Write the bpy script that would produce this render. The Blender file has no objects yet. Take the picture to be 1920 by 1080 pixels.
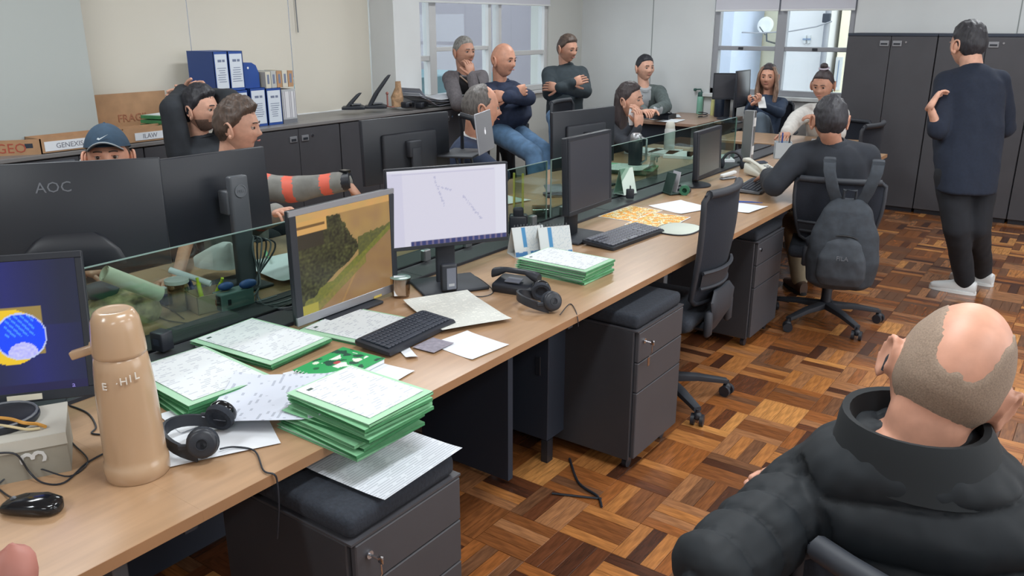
import bpy, bmesh, math, random
import numpy as np
from mathutils import Vector, Matrix, noise
random.seed(7)
SC = bpy.context.scene
COL = SC.collection
# ------------------------------------------------------------------ camera, world, lights, exposure
FPX = 1538.0; CAMH = 1.70
PITCH = math.atan(494 / FPX); YAW = math.atan(1170 / math.hypot(FPX, 494))
cd = bpy.data.cameras.new('camera'); cam = bpy.data.objects.new('camera', cd); COL.objects.link(cam)
cam.location = (0, 0, CAMH); cam.rotation_euler = (math.pi / 2 - PITCH, 0, YAW)
cd.sensor_width = 36; cd.lens = FPX * 36 / 1920; cd.clip_start = .02; cd.clip_end = 200
SC.camera = cam
SC.view_settings.view_transform = 'Standard'; SC.view_settings.look = 'None'
SC.view_settings.gamma = 1; SC.view_settings.use_curve_mapping = False
SC.view_settings.exposure = 0.0
w = bpy.data.worlds.new('sky'); SC.world = w; w.use_nodes = True
bg = w.node_tree.nodes['Background']; bg.inputs[0].default_value = (.97, .98, 1.0, 1); bg.inputs[1].default_value = 3.9
def area(name, loc, sx, sy, power, col=(1, 1, 1), rot=(0, 0, 0)):
    l = bpy.data.lights.new(name, 'AREA'); l.shape = 'RECTANGLE'; l.size = sx; l.size_y = sy; l.energy = power; l.color = col
    o = bpy.data.objects.new(name, l); COL.objects.link(o); o.location = loc; o.rotation_euler = rot
    return o
LAMPS = [(-3.6, 1.4), (-3.6, 4.2), (-3.6, 7.0), (-.6, 1.4), (-.6, 4.2), (-.6, 7.0), (1.6, 1.4), (1.6, 4.2), (-1.8, -1.4), (1.2, -1.4)]
for (x, y) in LAMPS:
    area('ceiling_lamp_light', (x, y, 2.86), .30, 1.2, 38, (.93, .98, 1.0))
# ------------------------------------------------------------------ pixel helpers (calibrated camera)
_cp, _sp, _cy, _sy = math.cos(PITCH), math.sin(PITCH), math.cos(YAW), math.sin(YAW)
FW = Vector((-_sy * _cp, _cy * _cp, -_sp)); RT = Vector((_cy, _sy, 0)); UP = Vector((-_sy * _sp, _cy * _sp, _cp))
C0 = Vector((0, 0, CAMH))
def ray(px, py): return FW + RT * ((px - 960) / FPX) + UP * ((540 - py) / FPX)
def PZ(px, py, z): r = ray(px, py); return C0 + r * ((z - CAMH) / r.z)
def PX(px, py, x): r = ray(px, py); return C0 + r * (x / r.x)
def PY(px, py, y): r = ray(px, py); return C0 + r * (y / r.y)
def PD(px, py, d): return C0 + ray(px, py) * d
# ------------------------------------------------------------------ materials
def lin(c):
    c = c / 255.0
    return c / 12.92 if c <= .04045 else ((c + .055) / 1.055) ** 2.4
def rgb(c): return (lin(c[0]), lin(c[1]), lin(c[2]), 1)
_M = {}
def mat(name, c=(128, 128, 128), rough=.6, metal=0, var=0.0, scale=30, bump=0.0, spec=.5, coat=0, stretch=None):
    if name in _M: return _M[name]
    m = bpy.data.materials.new(name); m.use_nodes = True; nt = m.node_tree; b = nt.nodes['Principled BSDF']
    b.inputs['Base Color'].default_value = rgb(c); b.inputs['Roughness'].default_value = rough
    b.inputs['Metallic'].default_value = metal; b.inputs['Specular IOR Level'].default_value = spec
    b.inputs['Coat Weight'].default_value = coat; b.inputs['Coat Roughness'].default_value = .22
    if var or bump:
        tc = nt.nodes.new('ShaderNodeTexCoord'); n = nt.nodes.new('ShaderNodeTexNoise'); n.inputs['Scale'].default_value = scale
        n.inputs['Detail'].default_value = 4
        src = tc.outputs['Object']
        if stretch:
            mp = nt.nodes.new('ShaderNodeMapping'); mp.inputs['Scale'].default_value = stretch
            nt.links.new(src, mp.inputs[0]); src = mp.outputs[0]
        nt.links.new(src, n.inputs['Vector'])
        if var:
            r = nt.nodes.new('ShaderNodeValToRGB')
            r.color_ramp.elements[0].position = .3; r.color_ramp.elements[1].position = .7
            r.color_ramp.elements[0].color = rgb([max(0, v * (1 - var)) for v in c]); r.color_ramp.elements[1].color = rgb([min(255, v * (1 + var)) for v in c])
            nt.links.new(n.outputs['Fac'], r.inputs[0]); nt.links.new(r.outputs[0], b.inputs['Base Color'])
        if bump:
            bp = nt.nodes.new('ShaderNodeBump'); bp.inputs['Strength'].default_value = bump; bp.inputs['Distance'].default_value = .01
            nt.links.new(n.outputs['Fac'], bp.inputs['Height']); nt.links.new(bp.outputs[0], b.inputs['Normal'])
    _M[name] = m; return m
def mat_glass(name, tint=(225, 240, 235), gloss=.12, rough=.02):
    if name in _M: return _M[name]
    m = bpy.data.materials.new(name); m.use_nodes = True; nt = m.node_tree; nt.nodes.clear()
    o = nt.nodes.new('ShaderNodeOutputMaterial'); mx = nt.nodes.new('ShaderNodeMixShader'); t = nt.nodes.new('ShaderNodeBsdfTransparent'); g = nt.nodes.new('ShaderNodeBsdfGlossy')
    t.inputs[0].default_value = rgb(tint); g.inputs[1].default_value = rough; f = nt.nodes.new('ShaderNodeLayerWeight'); f.inputs[0].default_value = .5
    pw = nt.nodes.new('ShaderNodeMath'); pw.operation = 'POWER'; pw.inputs[1].default_value = 4.0
    ma = nt.nodes.new('ShaderNodeMath'); ma.operation = 'MULTIPLY_ADD'; ma.inputs[1].default_value = .45; ma.inputs[2].default_value = gloss * .6; ma.use_clamp = True
    nt.links.new(f.outputs['Facing'], pw.inputs[0]); nt.links.new(pw.outputs[0], ma.inputs[0]); nt.links.new(ma.outputs[0], mx.inputs[0]); nt.links.new(t.outputs[0], mx.inputs[1]); nt.links.new(g.outputs[0], mx.inputs[2]); nt.links.new(mx.outputs[0], o.inputs[0])
    _M[name] = m; return m
def mat_emit(name, c, s):
    if name in _M: return _M[name]
    m = bpy.data.materials.new(name); m.use_nodes = True; b = m.node_tree.nodes['Principled BSDF']
    b.inputs['Base Color'].default_value = (0, 0, 0, 1); b.inputs['Emission Color'].default_value = rgb(c); b.inputs['Emission Strength'].default_value = s
    _M[name] = m; return m
def mat_attr(name, emit=0.0, rough=.6):
    if name in _M: return _M[name]
    m = bpy.data.materials.new(name); m.use_nodes = True; nt = m.node_tree; b = nt.nodes['Principled BSDF']
    a = nt.nodes.new('ShaderNodeAttribute'); a.attribute_name = 'Col'
    b.inputs['Roughness'].default_value = rough
    if emit:
        b.inputs['Base Color'].default_value = (.005, .005, .006, 1)
        nt.links.new(a.outputs[0], b.inputs['Emission Color']); b.inputs['Emission Strength'].default_value = emit
    else: nt.links.new(a.outputs[0], b.inputs['Base Color'])
    _M[name] = m; return m
def mat_paper(name, base=(222, 226, 228), ink=(150, 155, 165), pitch=.009, dens=.5, margin=None):
    """printed sheet: broken grey lines of text along local X"""
    if name in _M: return _M[name]
    m = mat(name, base, .8); nt = m.node_tree; b = nt.nodes['Principled BSDF']
    tc = nt.nodes.new('ShaderNodeTexCoord'); sp = nt.nodes.new('ShaderNodeSeparateXYZ'); nt.links.new(tc.outputs['Object'], sp.inputs[0])
    def mth(op, a, bb=None):
        n = nt.nodes.new('ShaderNodeMath'); n.operation = op
        for i, v in enumerate((a, bb)):
            if v is None: continue
            if isinstance(v, (int, float)): n.inputs[i].default_value = v
            else: nt.links.new(v, n.inputs[i])
        return n.outputs[0]
    row = mth('FRACT', mth('DIVIDE', sp.outputs[1], pitch))
    line = mth('LESS_THAN', row, .42)
    rid = mth('FLOOR', mth('DIVIDE', sp.outputs[1], pitch))
    cb = nt.nodes.new('ShaderNodeCombineXYZ'); nt.links.new(mth('MULTIPLY', sp.outputs[0], 34.0), cb.inputs[0]); nt.links.new(mth('MULTIPLY', rid, 7.3), cb.inputs[1])
    nz = nt.nodes.new('ShaderNodeTexNoise'); nz.inputs['Scale'].default_value = 1.0; nz.inputs['Detail'].default_value = 2; nt.links.new(cb.outputs[0], nz.inputs['Vector'])
    ink_m = mth('MULTIPLY', line, mth('GREATER_THAN', nz.outputs['Fac'], 1 - dens))
    mx = nt.nodes.new('ShaderNodeMix'); mx.data_type = 'RGBA'; mx.inputs[6].default_value = rgb(base); mx.inputs[7].default_value = rgb(ink)
    nt.links.new(ink_m, mx.inputs[0]); nt.links.new(mx.outputs[2], b.inputs['Base Color'])
    return m
# ------------------------------------------------------------------ mesh builder
class MB:
    def __init__(s): s.v = []; s.f = []; s.m = []; s.sm = []
    def add(s, vs, fs, mi=0, smooth=False, M=None):
        o = len(s.v)
        for p in vs: s.v.append(tuple(M @ Vector(p)) if M is not None else tuple(p))
        for f in fs: s.f.append([i + o for i in f]); s.m.append(mi); s.sm.append(smooth)
    def box(s, c, d, mi=0, R=None, bev=0.0, seg=1):
        bm = bmesh.new(); bmesh.ops.create_cube(bm, size=1)
        for v in bm.verts: v.co = Vector((v.co.x * d[0], v.co.y * d[1], v.co.z * d[2]))
        if bev: bmesh.ops.bevel(bm, geom=list(bm.edges), offset=min(bev, min(d) * .45), segments=seg, affect='EDGES', profile=.5)
        M = Matrix.Translation(Vector(c)) @ (R.to_4x4() if R is not None else Matrix())
        bm.verts.index_update()
        s.add([v.co for v in bm.verts], [[v.index for v in f.verts] for f in bm.faces], mi, bev > 0 and seg > 1, M); bm.free()
    def b2(s, a, b, mi=0, bev=0.0, seg=1):
        s.box([(a[i] + b[i]) / 2 for i in range(3)], [abs(a[i] - b[i]) for i in range(3)], mi, None, bev, seg)
    def tube(s, pts, r, n=10, mi=0, smooth=True, closed=False, caps=True):
        pts = [Vector(p) for p in pts]; N = len(pts); rr = r if isinstance(r, (list, tuple)) else [r] * N
        prev = None; vs = []
        for i, p in enumerate(pts):
            a = pts[(i - 1) % N] if (i or closed) else p; b = pts[(i + 1) % N] if (i < N - 1 or closed) else p
            t = (b - a); t = t.normalized() if t.length > 1e-9 else Vector((0, 0, 1))
            if prev is None:
                u = t.cross(Vector((0, 0, 1)));
                if u.length < .05: u = t.cross(Vector((1, 0, 0)))
            else: u = prev - t * prev.dot(t)
            u.normalize(); prev = u; v = t.cross(u)
            for k in range(n):
                an = 2 * math.pi * k / n; vs.append(p + (u * math.cos(an) + v * math.sin(an)) * rr[i])
        fs = []
        for i in range(N if closed else N - 1):
            j = (i + 1) % N
            for k in range(n):
                q = (k + 1) % n; fs.append([i * n + k, i * n + q, j * n + q, j * n + k])
        if caps and not closed: fs.append([k for k in range(n)][::-1]); fs.append([(N - 1) * n + k for k in range(n)])
        s.add(vs, fs, mi, smooth)
    def lathe(s, prof, c=(0, 0, 0), n=24, mi=0, smooth=True, R=None):
        """prof: list of (r, z)"""
        vs = []; fs = []
        for (r, z) in prof:
            for k in range(n):
                an = 2 * math.pi * k / n; vs.append((r * math.cos(an), r * math.sin(an), z))
        N = len(prof)
        for i in range(N - 1):
            for k in range(n):
                q = (k + 1) % n; fs.append([i * n + k, i * n + q, (i + 1) * n + q, (i + 1) * n + k])
        if prof[0][0] > 1e-6: fs.append([k for k in range(n)][::-1])
        if prof[-1][0] > 1e-6: fs.append([(N - 1) * n + k for k in range(n)])
        M = Matrix.Translation(Vector(c)) @ (R.to_4x4() if R is not None else Matrix())
        s.add(vs, fs, mi, smooth, M)
    def ell(s, c, r, mi=0, R=None, n=12, m=8):
        vs = [(0, 0, -1)]; fs = []
        for i in range(1, m):
            ph = -math.pi / 2 + math.pi * i / m
            for k in range(n):
                an = 2 * math.pi * k / n; vs.append((math.cos(ph) * math.cos(an), math.cos(ph) * math.sin(an), math.sin(ph)))
        vs.append((0, 0, 1)); T = len(vs) - 1
        for k in range(n):
            q = (k + 1) % n; fs.append([0, 1 + q, 1 + k]); fs.append([T, T - n + k, T - n + q])
            for i in range(m - 2): fs.append([1 + i * n + k, 1 + i * n + q, 1 + (i + 1) * n + q, 1 + (i + 1) * n + k])
        r = r if isinstance(r, (list, tuple)) else (r, r, r)
        M = Matrix.Translation(Vector(c)) @ (R.to_4x4() if R is not None else Matrix()) @ Matrix.Diagonal((r[0], r[1], r[2], 1))
        s.add(vs, fs, mi, True, M)
    def prism(s, poly, z0, z1, mi=0, M=None, smooth=False):
        n = len(poly); vs = [(p[0], p[1], z0) for p in poly] + [(p[0], p[1], z1) for p in poly]
        fs = [list(range(n))[::-1], [n + i for i in range(n)]] + [[i, (i + 1) % n, n + (i + 1) % n, n + i] for i in range(n)]
        s.add(vs, fs, mi, smooth, M)
    def loft(s, secs, n=20, mi=0, pw=2.3):
        """secs: (centre, half-width vector, half-depth vector)"""
        vs = []; fs = []
        for (c, u, v) in secs:
            c = Vector(c); u = Vector(u); v = Vector(v)
            for k in range(n):
                an = 2 * math.pi * k / n; ca, sa = math.cos(an), math.sin(an)
                e = 2 / pw; vs.append(c + u * (math.copysign(abs(ca) ** e, ca)) + v * (math.copysign(abs(sa) ** e, sa)))
        N = len(secs)
        for i in range(N - 1):
            for k in range(n):
                q = (k + 1) % n; fs.append([i * n + k, i * n + q, (i + 1) * n + q, (i + 1) * n + k])
        fs.append([k for k in range(n)][::-1]); fs.append([(N - 1) * n + k for k in range(n)])
        s.add(vs, fs, mi, True)
    def cap(s, a, b, ra, rb, mi=0, n=12):
        a = Vector(a); b = Vector(b); t = (b - a); L = t.length
        if L < 1e-6: s.ell(a, ra, mi); return
        t.normalize(); pts = []; rs = []
        for k in range(4): an = math.pi / 2 * (k / 4); pts.append(a - t * ra * math.cos(an)); rs.append(max(ra * math.sin(an), 1e-4))
        pts.append(a); rs.append(ra); pts.append(b); rs.append(rb)
        for k in range(3, -1, -1): an = math.pi / 2 * (k / 4); pts.append(b + t * rb * math.cos(an)); rs.append(max(rb * math.sin(an), 1e-4))
        s.tube(pts, rs, n, mi)
    def text(s, txt, size, M, mi=0, ext=0.0004, align='CENTER'):
        vs, fs = text_mesh(txt, ext / size, align)
        s.add([(v[0] * size, v[1] * size, v[2] * size) for v in vs], fs, mi, False, M)
    def mesh(s, name, mats):
        me = bpy.data.meshes.new(name); me.from_pydata(s.v, [], s.f)
        for m in mats: me.materials.append(m)
        me.polygons.foreach_set('material_index', s.m); me.polygons.foreach_set('use_smooth', s.sm); me.update()
        return me
    def build(s, name, mats, parent=None, loc=None, label=None, smooth_fix=True):
        if not isinstance(mats, (list, tuple)): mats = [mats]
        me = s.mesh(name, mats); o = bpy.data.objects.new(name, me); COL.objects.link(o)
        bm = bmesh.new(); bm.from_mesh(me); bmesh.ops.recalc_face_normals(bm, faces=bm.faces); bm.to_mesh(me); bm.free()
        if any(s.sm): me.set_sharp_from_angle(angle=math.radians(50))
        if parent is not None: o.parent = parent
        if loc is not None: o.location = loc
        if label: o['label'] = label
        return o
_TX = {}
def text_mesh(txt, ext, align):
    k = (txt, align)
    if k not in _TX:
        cu = bpy.data.curves.new('lettering', 'FONT'); cu.body = txt; cu.size = 1; cu.align_x = align; cu.extrude = max(ext, .01); cu.resolution_u = 2
        o = bpy.data.objects.new('lettering', cu); COL.objects.link(o)
        dg = bpy.context.evaluated_depsgraph_get(); me = bpy.data.meshes.new_from_object(o.evaluated_get(dg))
        _TX[k] = ([tuple(v.co) for v in me.vertices], [list(p.vertices) for p in me.polygons])
        bpy.data.objects.remove(o); bpy.data.meshes.remove(me); bpy.data.curves.remove(cu)
    return _TX[k]
def thing(name, label, cat, loc=(0, 0, 0), rz=0.0, group=None, R=None):
    o = bpy.data.objects.new(name, None); COL.objects.link(o); o.empty_display_size = .05
    o.location = loc; o.rotation_euler = (0, 0, rz)
    if R is not None: o.rotation_euler = R.to_euler()
    tag(o, label, cat, group); return o
def tag(o, label, cat, group=None):
    o['label'] = label; o['category'] = cat
    if group: o['group'] = group
    return o
def solo(mb, name, mats, label, cat, loc=(0, 0, 0), rz=0.0, group=None, R=None):
    o = mb.build(name, mats); o.location = loc; o.rotation_euler = (0, 0, rz)
    if R is not None: o.rotation_euler = R.to_euler()
    return tag(o, label, cat, group)
def struct(mb, name, mats, parent=None):
    o = mb.build(name, mats, parent)
    if parent is None: o['kind'] = 'structure'
    return o
def copy_tree(o, parent=None):
    c = o.copy(); COL.objects.link(c); c.parent = parent
    for ch in list(o.children): copy_tree(ch, c)
    return c
def grid_paint(mb_name, w, h, nx, ny, fn, mt, parent=None, M=None):
    """flat print or screen picture: a grid with a colour per corner; fn(u, v) -> sRGB 0..255, v up"""
    vs = [(w * (i / nx - .5), h * (j / ny - .5), 0) for j in range(ny + 1) for i in range(nx + 1)]
    if M is not None: vs = [tuple(M @ Vector(p)) for p in vs]
    fs = [[j * (nx + 1) + i, j * (nx + 1) + i + 1, (j + 1) * (nx + 1) + i + 1, (j + 1) * (nx + 1) + i] for j in range(ny) for i in range(nx)]
    me = bpy.data.meshes.new(mb_name); me.from_pydata(vs, [], fs); me.materials.append(mt)
    at = me.attributes.new('Col', 'FLOAT_COLOR', 'POINT')
    cols = []
    for j in range(ny + 1):
        for i in range(nx + 1):
            c = fn(i / nx, j / ny); cols += [lin(min(255, max(0, c[0]))), lin(min(255, max(0, c[1]))), lin(min(255, max(0, c[2]))), 1]
    at.data.foreach_set('color', cols)
    o = bpy.data.objects.new(mb_name, me); COL.objects.link(o)
    if parent is not None: o.parent = parent
    return o
def frame(x, y, o=(0, 0, 0)):
    """matrix whose local X is x, local Y is y"""
    x = Vector(x).normalized(); z = x.cross(Vector(y)).normalized(); y = z.cross(x)
    return Matrix.Translation(Vector(o)) @ Matrix((x, y, z)).transposed().to_4x4()
ORD = ['lowest', 'second', 'third', 'fourth', 'fifth', 'sixth', 'seventh', 'eighth', 'ninth', 'tenth']
def rotz(a): return Matrix.Rotation(a, 3, 'Z')
PI = math.pi
DZ = .74

M_wall = mat('painted_wall', (208, 211, 212), .85, var=.015, scale=2)
M_wallc = mat('cream_wall', (196, 197, 193), .85)
M_ceil = mat('ceiling_paint', (220, 222, 222), .9)
M_desk = mat('light_oak_laminate', (174, 140, 108), .34, var=.04, scale=3, stretch=(14, 1.2, 14), spec=.5, coat=.35)
M_edge = mat('oak_edge_band', (158, 118, 84), .5, var=.06, scale=4)
M_steel = mat('graphite_steel', (56, 57, 62), .45, var=.03, scale=8)
M_steel2 = mat('graphite_panel', (66, 66, 71), .5, var=.03, scale=6)
M_dark = mat('dark_panel', (44, 52, 66), .6)  # raised bluish tone: haze put into the colour
M_black = mat('black_plastic', (38, 42, 50), .42)  # black lifted towards blue; haze over dark areas painted into the base colour
M_blackg = mat('glossy_black_plastic', (20, 22, 26), .12)
M_blackm = mat('matt_black_plastic', (44, 48, 56), .6)  # lifted the same way, with the haze in its base colour
M_rubber = mat('black_rubber', (25, 27, 30), .75)
M_grey = mat('grey_plastic', (110, 114, 120), .4)
M_silver = mat('silver_plastic', (150, 152, 158), .3, metal=.4)
M_chrome = mat('chrome', (200, 200, 205), .18, metal=1)
M_alu = mat('aluminium', (165, 168, 172), .35, metal=.8)
M_white = mat('white_plastic', (218, 220, 220), .5)
M_paper = mat('white_paper', (222, 226, 232), .85)
M_print = mat_paper('printed_paper', (222, 227, 230), (190, 195, 204), .0105, .46)
M_print2 = mat_paper('dense_printed_paper', (214, 220, 224), (140, 146, 158), .007, .62)
M_list = mat_paper('printed_list', (214, 218, 226), (182, 187, 197), .0085, .60)
M_news = mat_paper('newsprint', (228, 229, 222), (186, 190, 186), .006, .6)
M_green = mat('green_card', (126, 186, 142), .7, var=.06, scale=20)
M_green2 = mat('dark_green_card', (70, 140, 92), .7, var=.08, scale=20)
M_greenp = mat('pale_green_card', (166, 208, 176), .7)
M_glass = mat_glass('clear_glass', (214, 228, 222), .06)
M_glassedge = mat('glass_edge', (126, 152, 146), .2)
M_winglass = mat_glass('window_glass', (236, 242, 244), .05)
M_kraft = mat('kraft_card', (176, 138, 104), .8, var=.05, scale=12)
M_cush = mat('dark_fabric_cushion', (42, 47, 56), .95, var=.1, scale=120, bump=.2)  # dark cloth lightened bluish: haze painted into its colour
M_mesh = mat('mesh_fabric', (28, 33, 44), .9, var=.2, scale=300)
# ------------------------------------------------------------------ structure
XW, YF = -5.42, 8.93
# floor: slab + parquet
m = MB(); m.b2((-5.7, -3.2, -.12), (3.3, 9.2, -.012)); floor = struct(m, 'floor', mat('dark_joint', (58, 36, 24), .7))
TONES = [(124, 76, 42), (170, 112, 62), (98, 58, 36), (144, 88, 46), (192, 134, 76), (112, 76, 52), (76, 46, 32), (154, 106, 70)]
WOODS = [mat('parquet_wood_%s' % 'abcdefgh'[i], c, .26, var=.17, scale=7, stretch=(12, 1.6, 1), bump=.02, spec=.5, coat=.45) for i, c in enumerate(TONES)]
S = .212; planks = []
pm = []
for wd in WOODS:
    a = MB(); a.box((0, 0, -.006), (S / 4 - .0012, S - .0012, .012), 0, None, .0012); me = a.mesh('plank', [wd]); pm.append(me)
rf = random.Random(3)
for i in range(-28, 18):
    for j in range(-14, 45):
        cx, cy = i * S + .05, j * S + .1
        if cx < -5.3 or cx > 3.2 or cy > 8.85 or cy < -3: continue
        base = rf.choice([0, 1, 3, 5, 7, 0, 2, 4]); hv = (i + j) % 2
        for k in range(4):
            o = (k - 1.5) * S / 4; x, y = (cx + o, cy) if hv else (cx, cy + o)
            t = base if rf.random() < .45 else rf.choice([0, 1, 2, 3, 4, 5, 6, 7, 3, 0, 5, 7])
            planks.append((x, y, hv, t))
def vis(x, y):
    d = Vector((x, y, 0)) - C0; z = d.dot(FW)
    if z < .3: return False
    u = 960 + FPX * d.dot(RT) / z; v = 540 - FPX * d.dot(UP) / z
    return 0 <= u <= 1920 and v <= 1085 and x > -1.45 and not (u > 1320 and v > 830 + max(0, (1500 - u)) * .8) and not (x < -1.1 and y < 1.4)
planks.sort(key=lambda p: (not vis(p[0], p[1]), math.hypot(p[0], p[1])))
for (x, y, hv, t) in planks[:298]:
    o = bpy.data.objects.new('plank', pm[t]); COL.objects.link(o); o.location = (x, y, rf.uniform(-.0008, .0006)); o.rotation_euler = (0, 0, 0 if hv else PI / 2); o.parent = floor
rest = MB()
for (x, y, hv, t) in planks[298:]:
    a, b = (S / 8 - .0008, S / 2 - .0008) if hv else (S / 2 - .0008, S / 8 - .0008)
    vs = [(x - a, y - b, -.012), (x + a, y - b, -.012), (x + a, y + b, -.012), (x - a, y + b, -.012)] + [(x - a, y - b, 0), (x + a, y - b, 0), (x + a, y + b, 0), (x - a, y + b, 0)]
    rest.add(vs, [[4, 5, 6, 7], [0, 1, 5, 4], [1, 2, 6, 5], [2, 3, 7, 6], [3, 0, 4, 7]], t + (0 if hv else 8))
WOODS2 = [mat('parquet_wood_cross_%s' % 'abcdefgh'[i], c, .26, var=.17, scale=7, stretch=(1.6, 12, 1), bump=.02, spec=.5, coat=.45) for i, c in enumerate(TONES)]
o = rest.build('plank', WOODS + WOODS2, floor); o['kind'] = 'stuff'
# ceiling
m = MB(); m.b2((-5.9, -3.3, 2.9), (3.4, 9.3, 3.0)); struct(m, 'ceiling', M_ceil)
for (x, y) in LAMPS:
    t = thing('ceiling_lamp', 'recessed fluorescent ceiling lamp with white housing above the room', 'lamp', (x, y, 2.9), 0, 'ceiling lamps')
    m = MB(); m.b2((-.17, -.62, -.02), (-.152, .62, 0)); m.b2((.152, -.62, -.02), (.17, .62, 0)); m.b2((-.17, -.62, -.02), (.17, -.60, 0)); m.b2((-.17, .60, -.02), (.17, .62, 0)); m.build('lamp_frame', M_white, t)
# left wall (X = XW) with openings: blind windows Y 2.86..5.33, framed window Y 5.86..8.22
WT = 2.45
m = MB()
m.b2((XW - .25, -3.2, -.01), (XW, 9.2, .985))                       # low wall
m.b2((XW - .25, -3.2, WT), (XW, 9.2, 2.9))                          # lintel
m.b2((XW - .25, -3.2, .985), (XW, 2.70, WT)); m.b2((XW - .25, 5.30, .985), (XW, 5.75, WT)); m.b2((XW - .25, 8.20, .985), (XW, 9.2, WT))
struct(m, 'wall_left', M_wallc)
m = MB(); m.b2((XW, 1.9, 0), (-5.08, 2.66, 2.9)); struct(m, 'wall_left_pillar_near', mat('pillar_paint', (176, 182, 180), .85))
m = MB(); m.b2((XW, 5.33, 0), (-5.10, 5.66, 2.9)); struct(m, 'wall_left_pillar_middle', M_wall)
# far wall (Y = YF) with window opening X -3.72..-2.27
m = MB()
m.b2((XW - .25, YF, 0), (-3.74, YF + .2, 2.9)); m.b2((-2.26, YF, 0), (3.3, YF + .2, 2.9)); m.b2((-3.74, YF, 0), (-2.26, YF + .2, .97)); m.b2((-3.74, YF, 2.4), (-2.26, YF + .2, 2.9))
struct(m, 'wall_far', M_wall)
m = MB(); m.b2((-4.485, YF - .003, 0), (-4.475, YF, 2.9)); m.b2((-.86, YF - .003, 0), (-.85, YF, 2.9)); struct(m, 'trim_1', mat('wall_joint', (140, 146, 146), .8))
# right wall: sill and lintel with wide windows (daylight side, out of frame); back wall
m = MB(); m.b2((3.1, -3.2, 0), (3.3, 9.2, .8)); m.b2((3.1, -3.2, 2.4), (3.3, 9.2, 2.9)); m.b2((3.1, -3.2, .8), (3.3, 2.0, 2.4)); m.b2((3.1, 7.2, .8), (3.3, 9.2, 2.4)); struct(m, 'wall_right', M_wall)
m = MB()
for y in (2.03, 3.3, 4.6, 5.9, 7.17): m.b2((3.12, y - .03, .8), (3.18, y + .03, 2.4))
m.b2((3.12, 2.0, .8), (3.18, 7.2, .86)); m.b2((3.12, 2.0, 2.34), (3.18, 7.2, 2.4)); struct(m, 'window_3', M_wall)
m = MB(); m.b2((-5.7, -3.4, 0), (3.3, -3.2, 2.9)); struct(m, 'wall_back', M_wall)
m = MB(); m.b2((XW + .0, 2.66, 0), (XW + .012, 5.33, .07)); m.b2((-4.9, YF - .012, 0), (-2.3, YF, .07)); struct(m, 'baseboard_far', mat('dark_skirting', (120, 96, 78), .6))
M_frame = mat('window_frame_paint', (196, 196, 196), .5)
M_frame2 = mat('grey_window_frame', (150, 152, 158), .5)
# window 1 in the left wall : three lights, mullions, sash rails
def window(name, ax, p0, p1, z0, z1, posts, rails, fm, depth, glassm=M_winglass):
    """ax 'x': window in plane X=depth running along Y; 'y': plane Y=depth running along X"""
    def bx(a0, a1, za, zb, d0, d1):
        mm = MB()
        if ax == 'x': mm.b2((depth + d0, a0, za), (depth + d1, a1, zb), 0, .004)
        else: mm.b2((a0, depth + d0, za), (a1, depth + d1, zb), 0, .004)
        return mm
    s = -1 if ax == 'x' else 1
    fr = MB()
    for (a0, a1, za, zb) in [(p0, p0 + .06, z0, z1), (p1 - .06, p1, z0, z1), (p0, p1, z0, z0 + .06), (p0, p1, z1 - .06, z1)]:
        q = bx(a0, a1, za, zb, s * .02, s * .11); fr.add(q.v, q.f, 0)
    o = fr.build(name, fm); o['kind'] = 'structure'
    for (a, wd) in posts: bx(a - wd / 2, a + wd / 2, z0 + .06, z1 - .06, s * .02, s * .11).build('mullion', fm, o)
    for (a0, a1, z, hh) in rails: bx(a0, a1, z - hh / 2, z + hh / 2, s * .03, s * .09).build('sash_rail', fm, o)
    bx(p0 + .06, p1 - .06, z0 + .06, z1 - .06, s * .058, s * .062).build('pane', glassm, o)
    return o
window('window_1', 'x', 5.76, 8.20, .985, WT, [(6.22, .10), (7.12, .05), (7.30, .05)], [(5.8, 6.19, 1.39, .05), (6.25, 7.1, 1.47, .04), (7.32, 8.16, 1.40, .05)], M_frame, XW)
m = MB(); m.b2((XW - .02, 5.72, .955), (XW + .06, 8.24, .985), 0, .005); struct(m, 'trim_2', M_frame)
w2 = window('window_2', 'y', -3.74, -2.26, .97, 2.4, [(-3.00, .10)], [(-3.70, -3.05, 1.455, .045), (-2.95, -2.30, 1.455, .045)], M_frame2, YF)
m = MB(); m.b2((-3.45, YF + .03, 1.455 - .012), (-3.40, YF + .02, 1.455 + .012)); m.b2((-2.66, YF + .03, 1.443), (-2.61, YF + .02, 1.467)); m.build('window_catch', M_blackm, w2)
m = MB(); m.b2((-3.80, YF - .05, .93), (-2.2, YF + .02, .97), 0, .005); struct(m, 'trim_3', M_wall)
window('window_4', 'x', 2.70, 5.30, .985, WT, [(3.56, .07), (4.46, .07)], [(2.76, 3.5, 1.25, .04), (3.6, 4.4, 1.25, .04), (4.5, 5.25, 1.25, .04)], M_frame, XW - .06)
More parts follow.
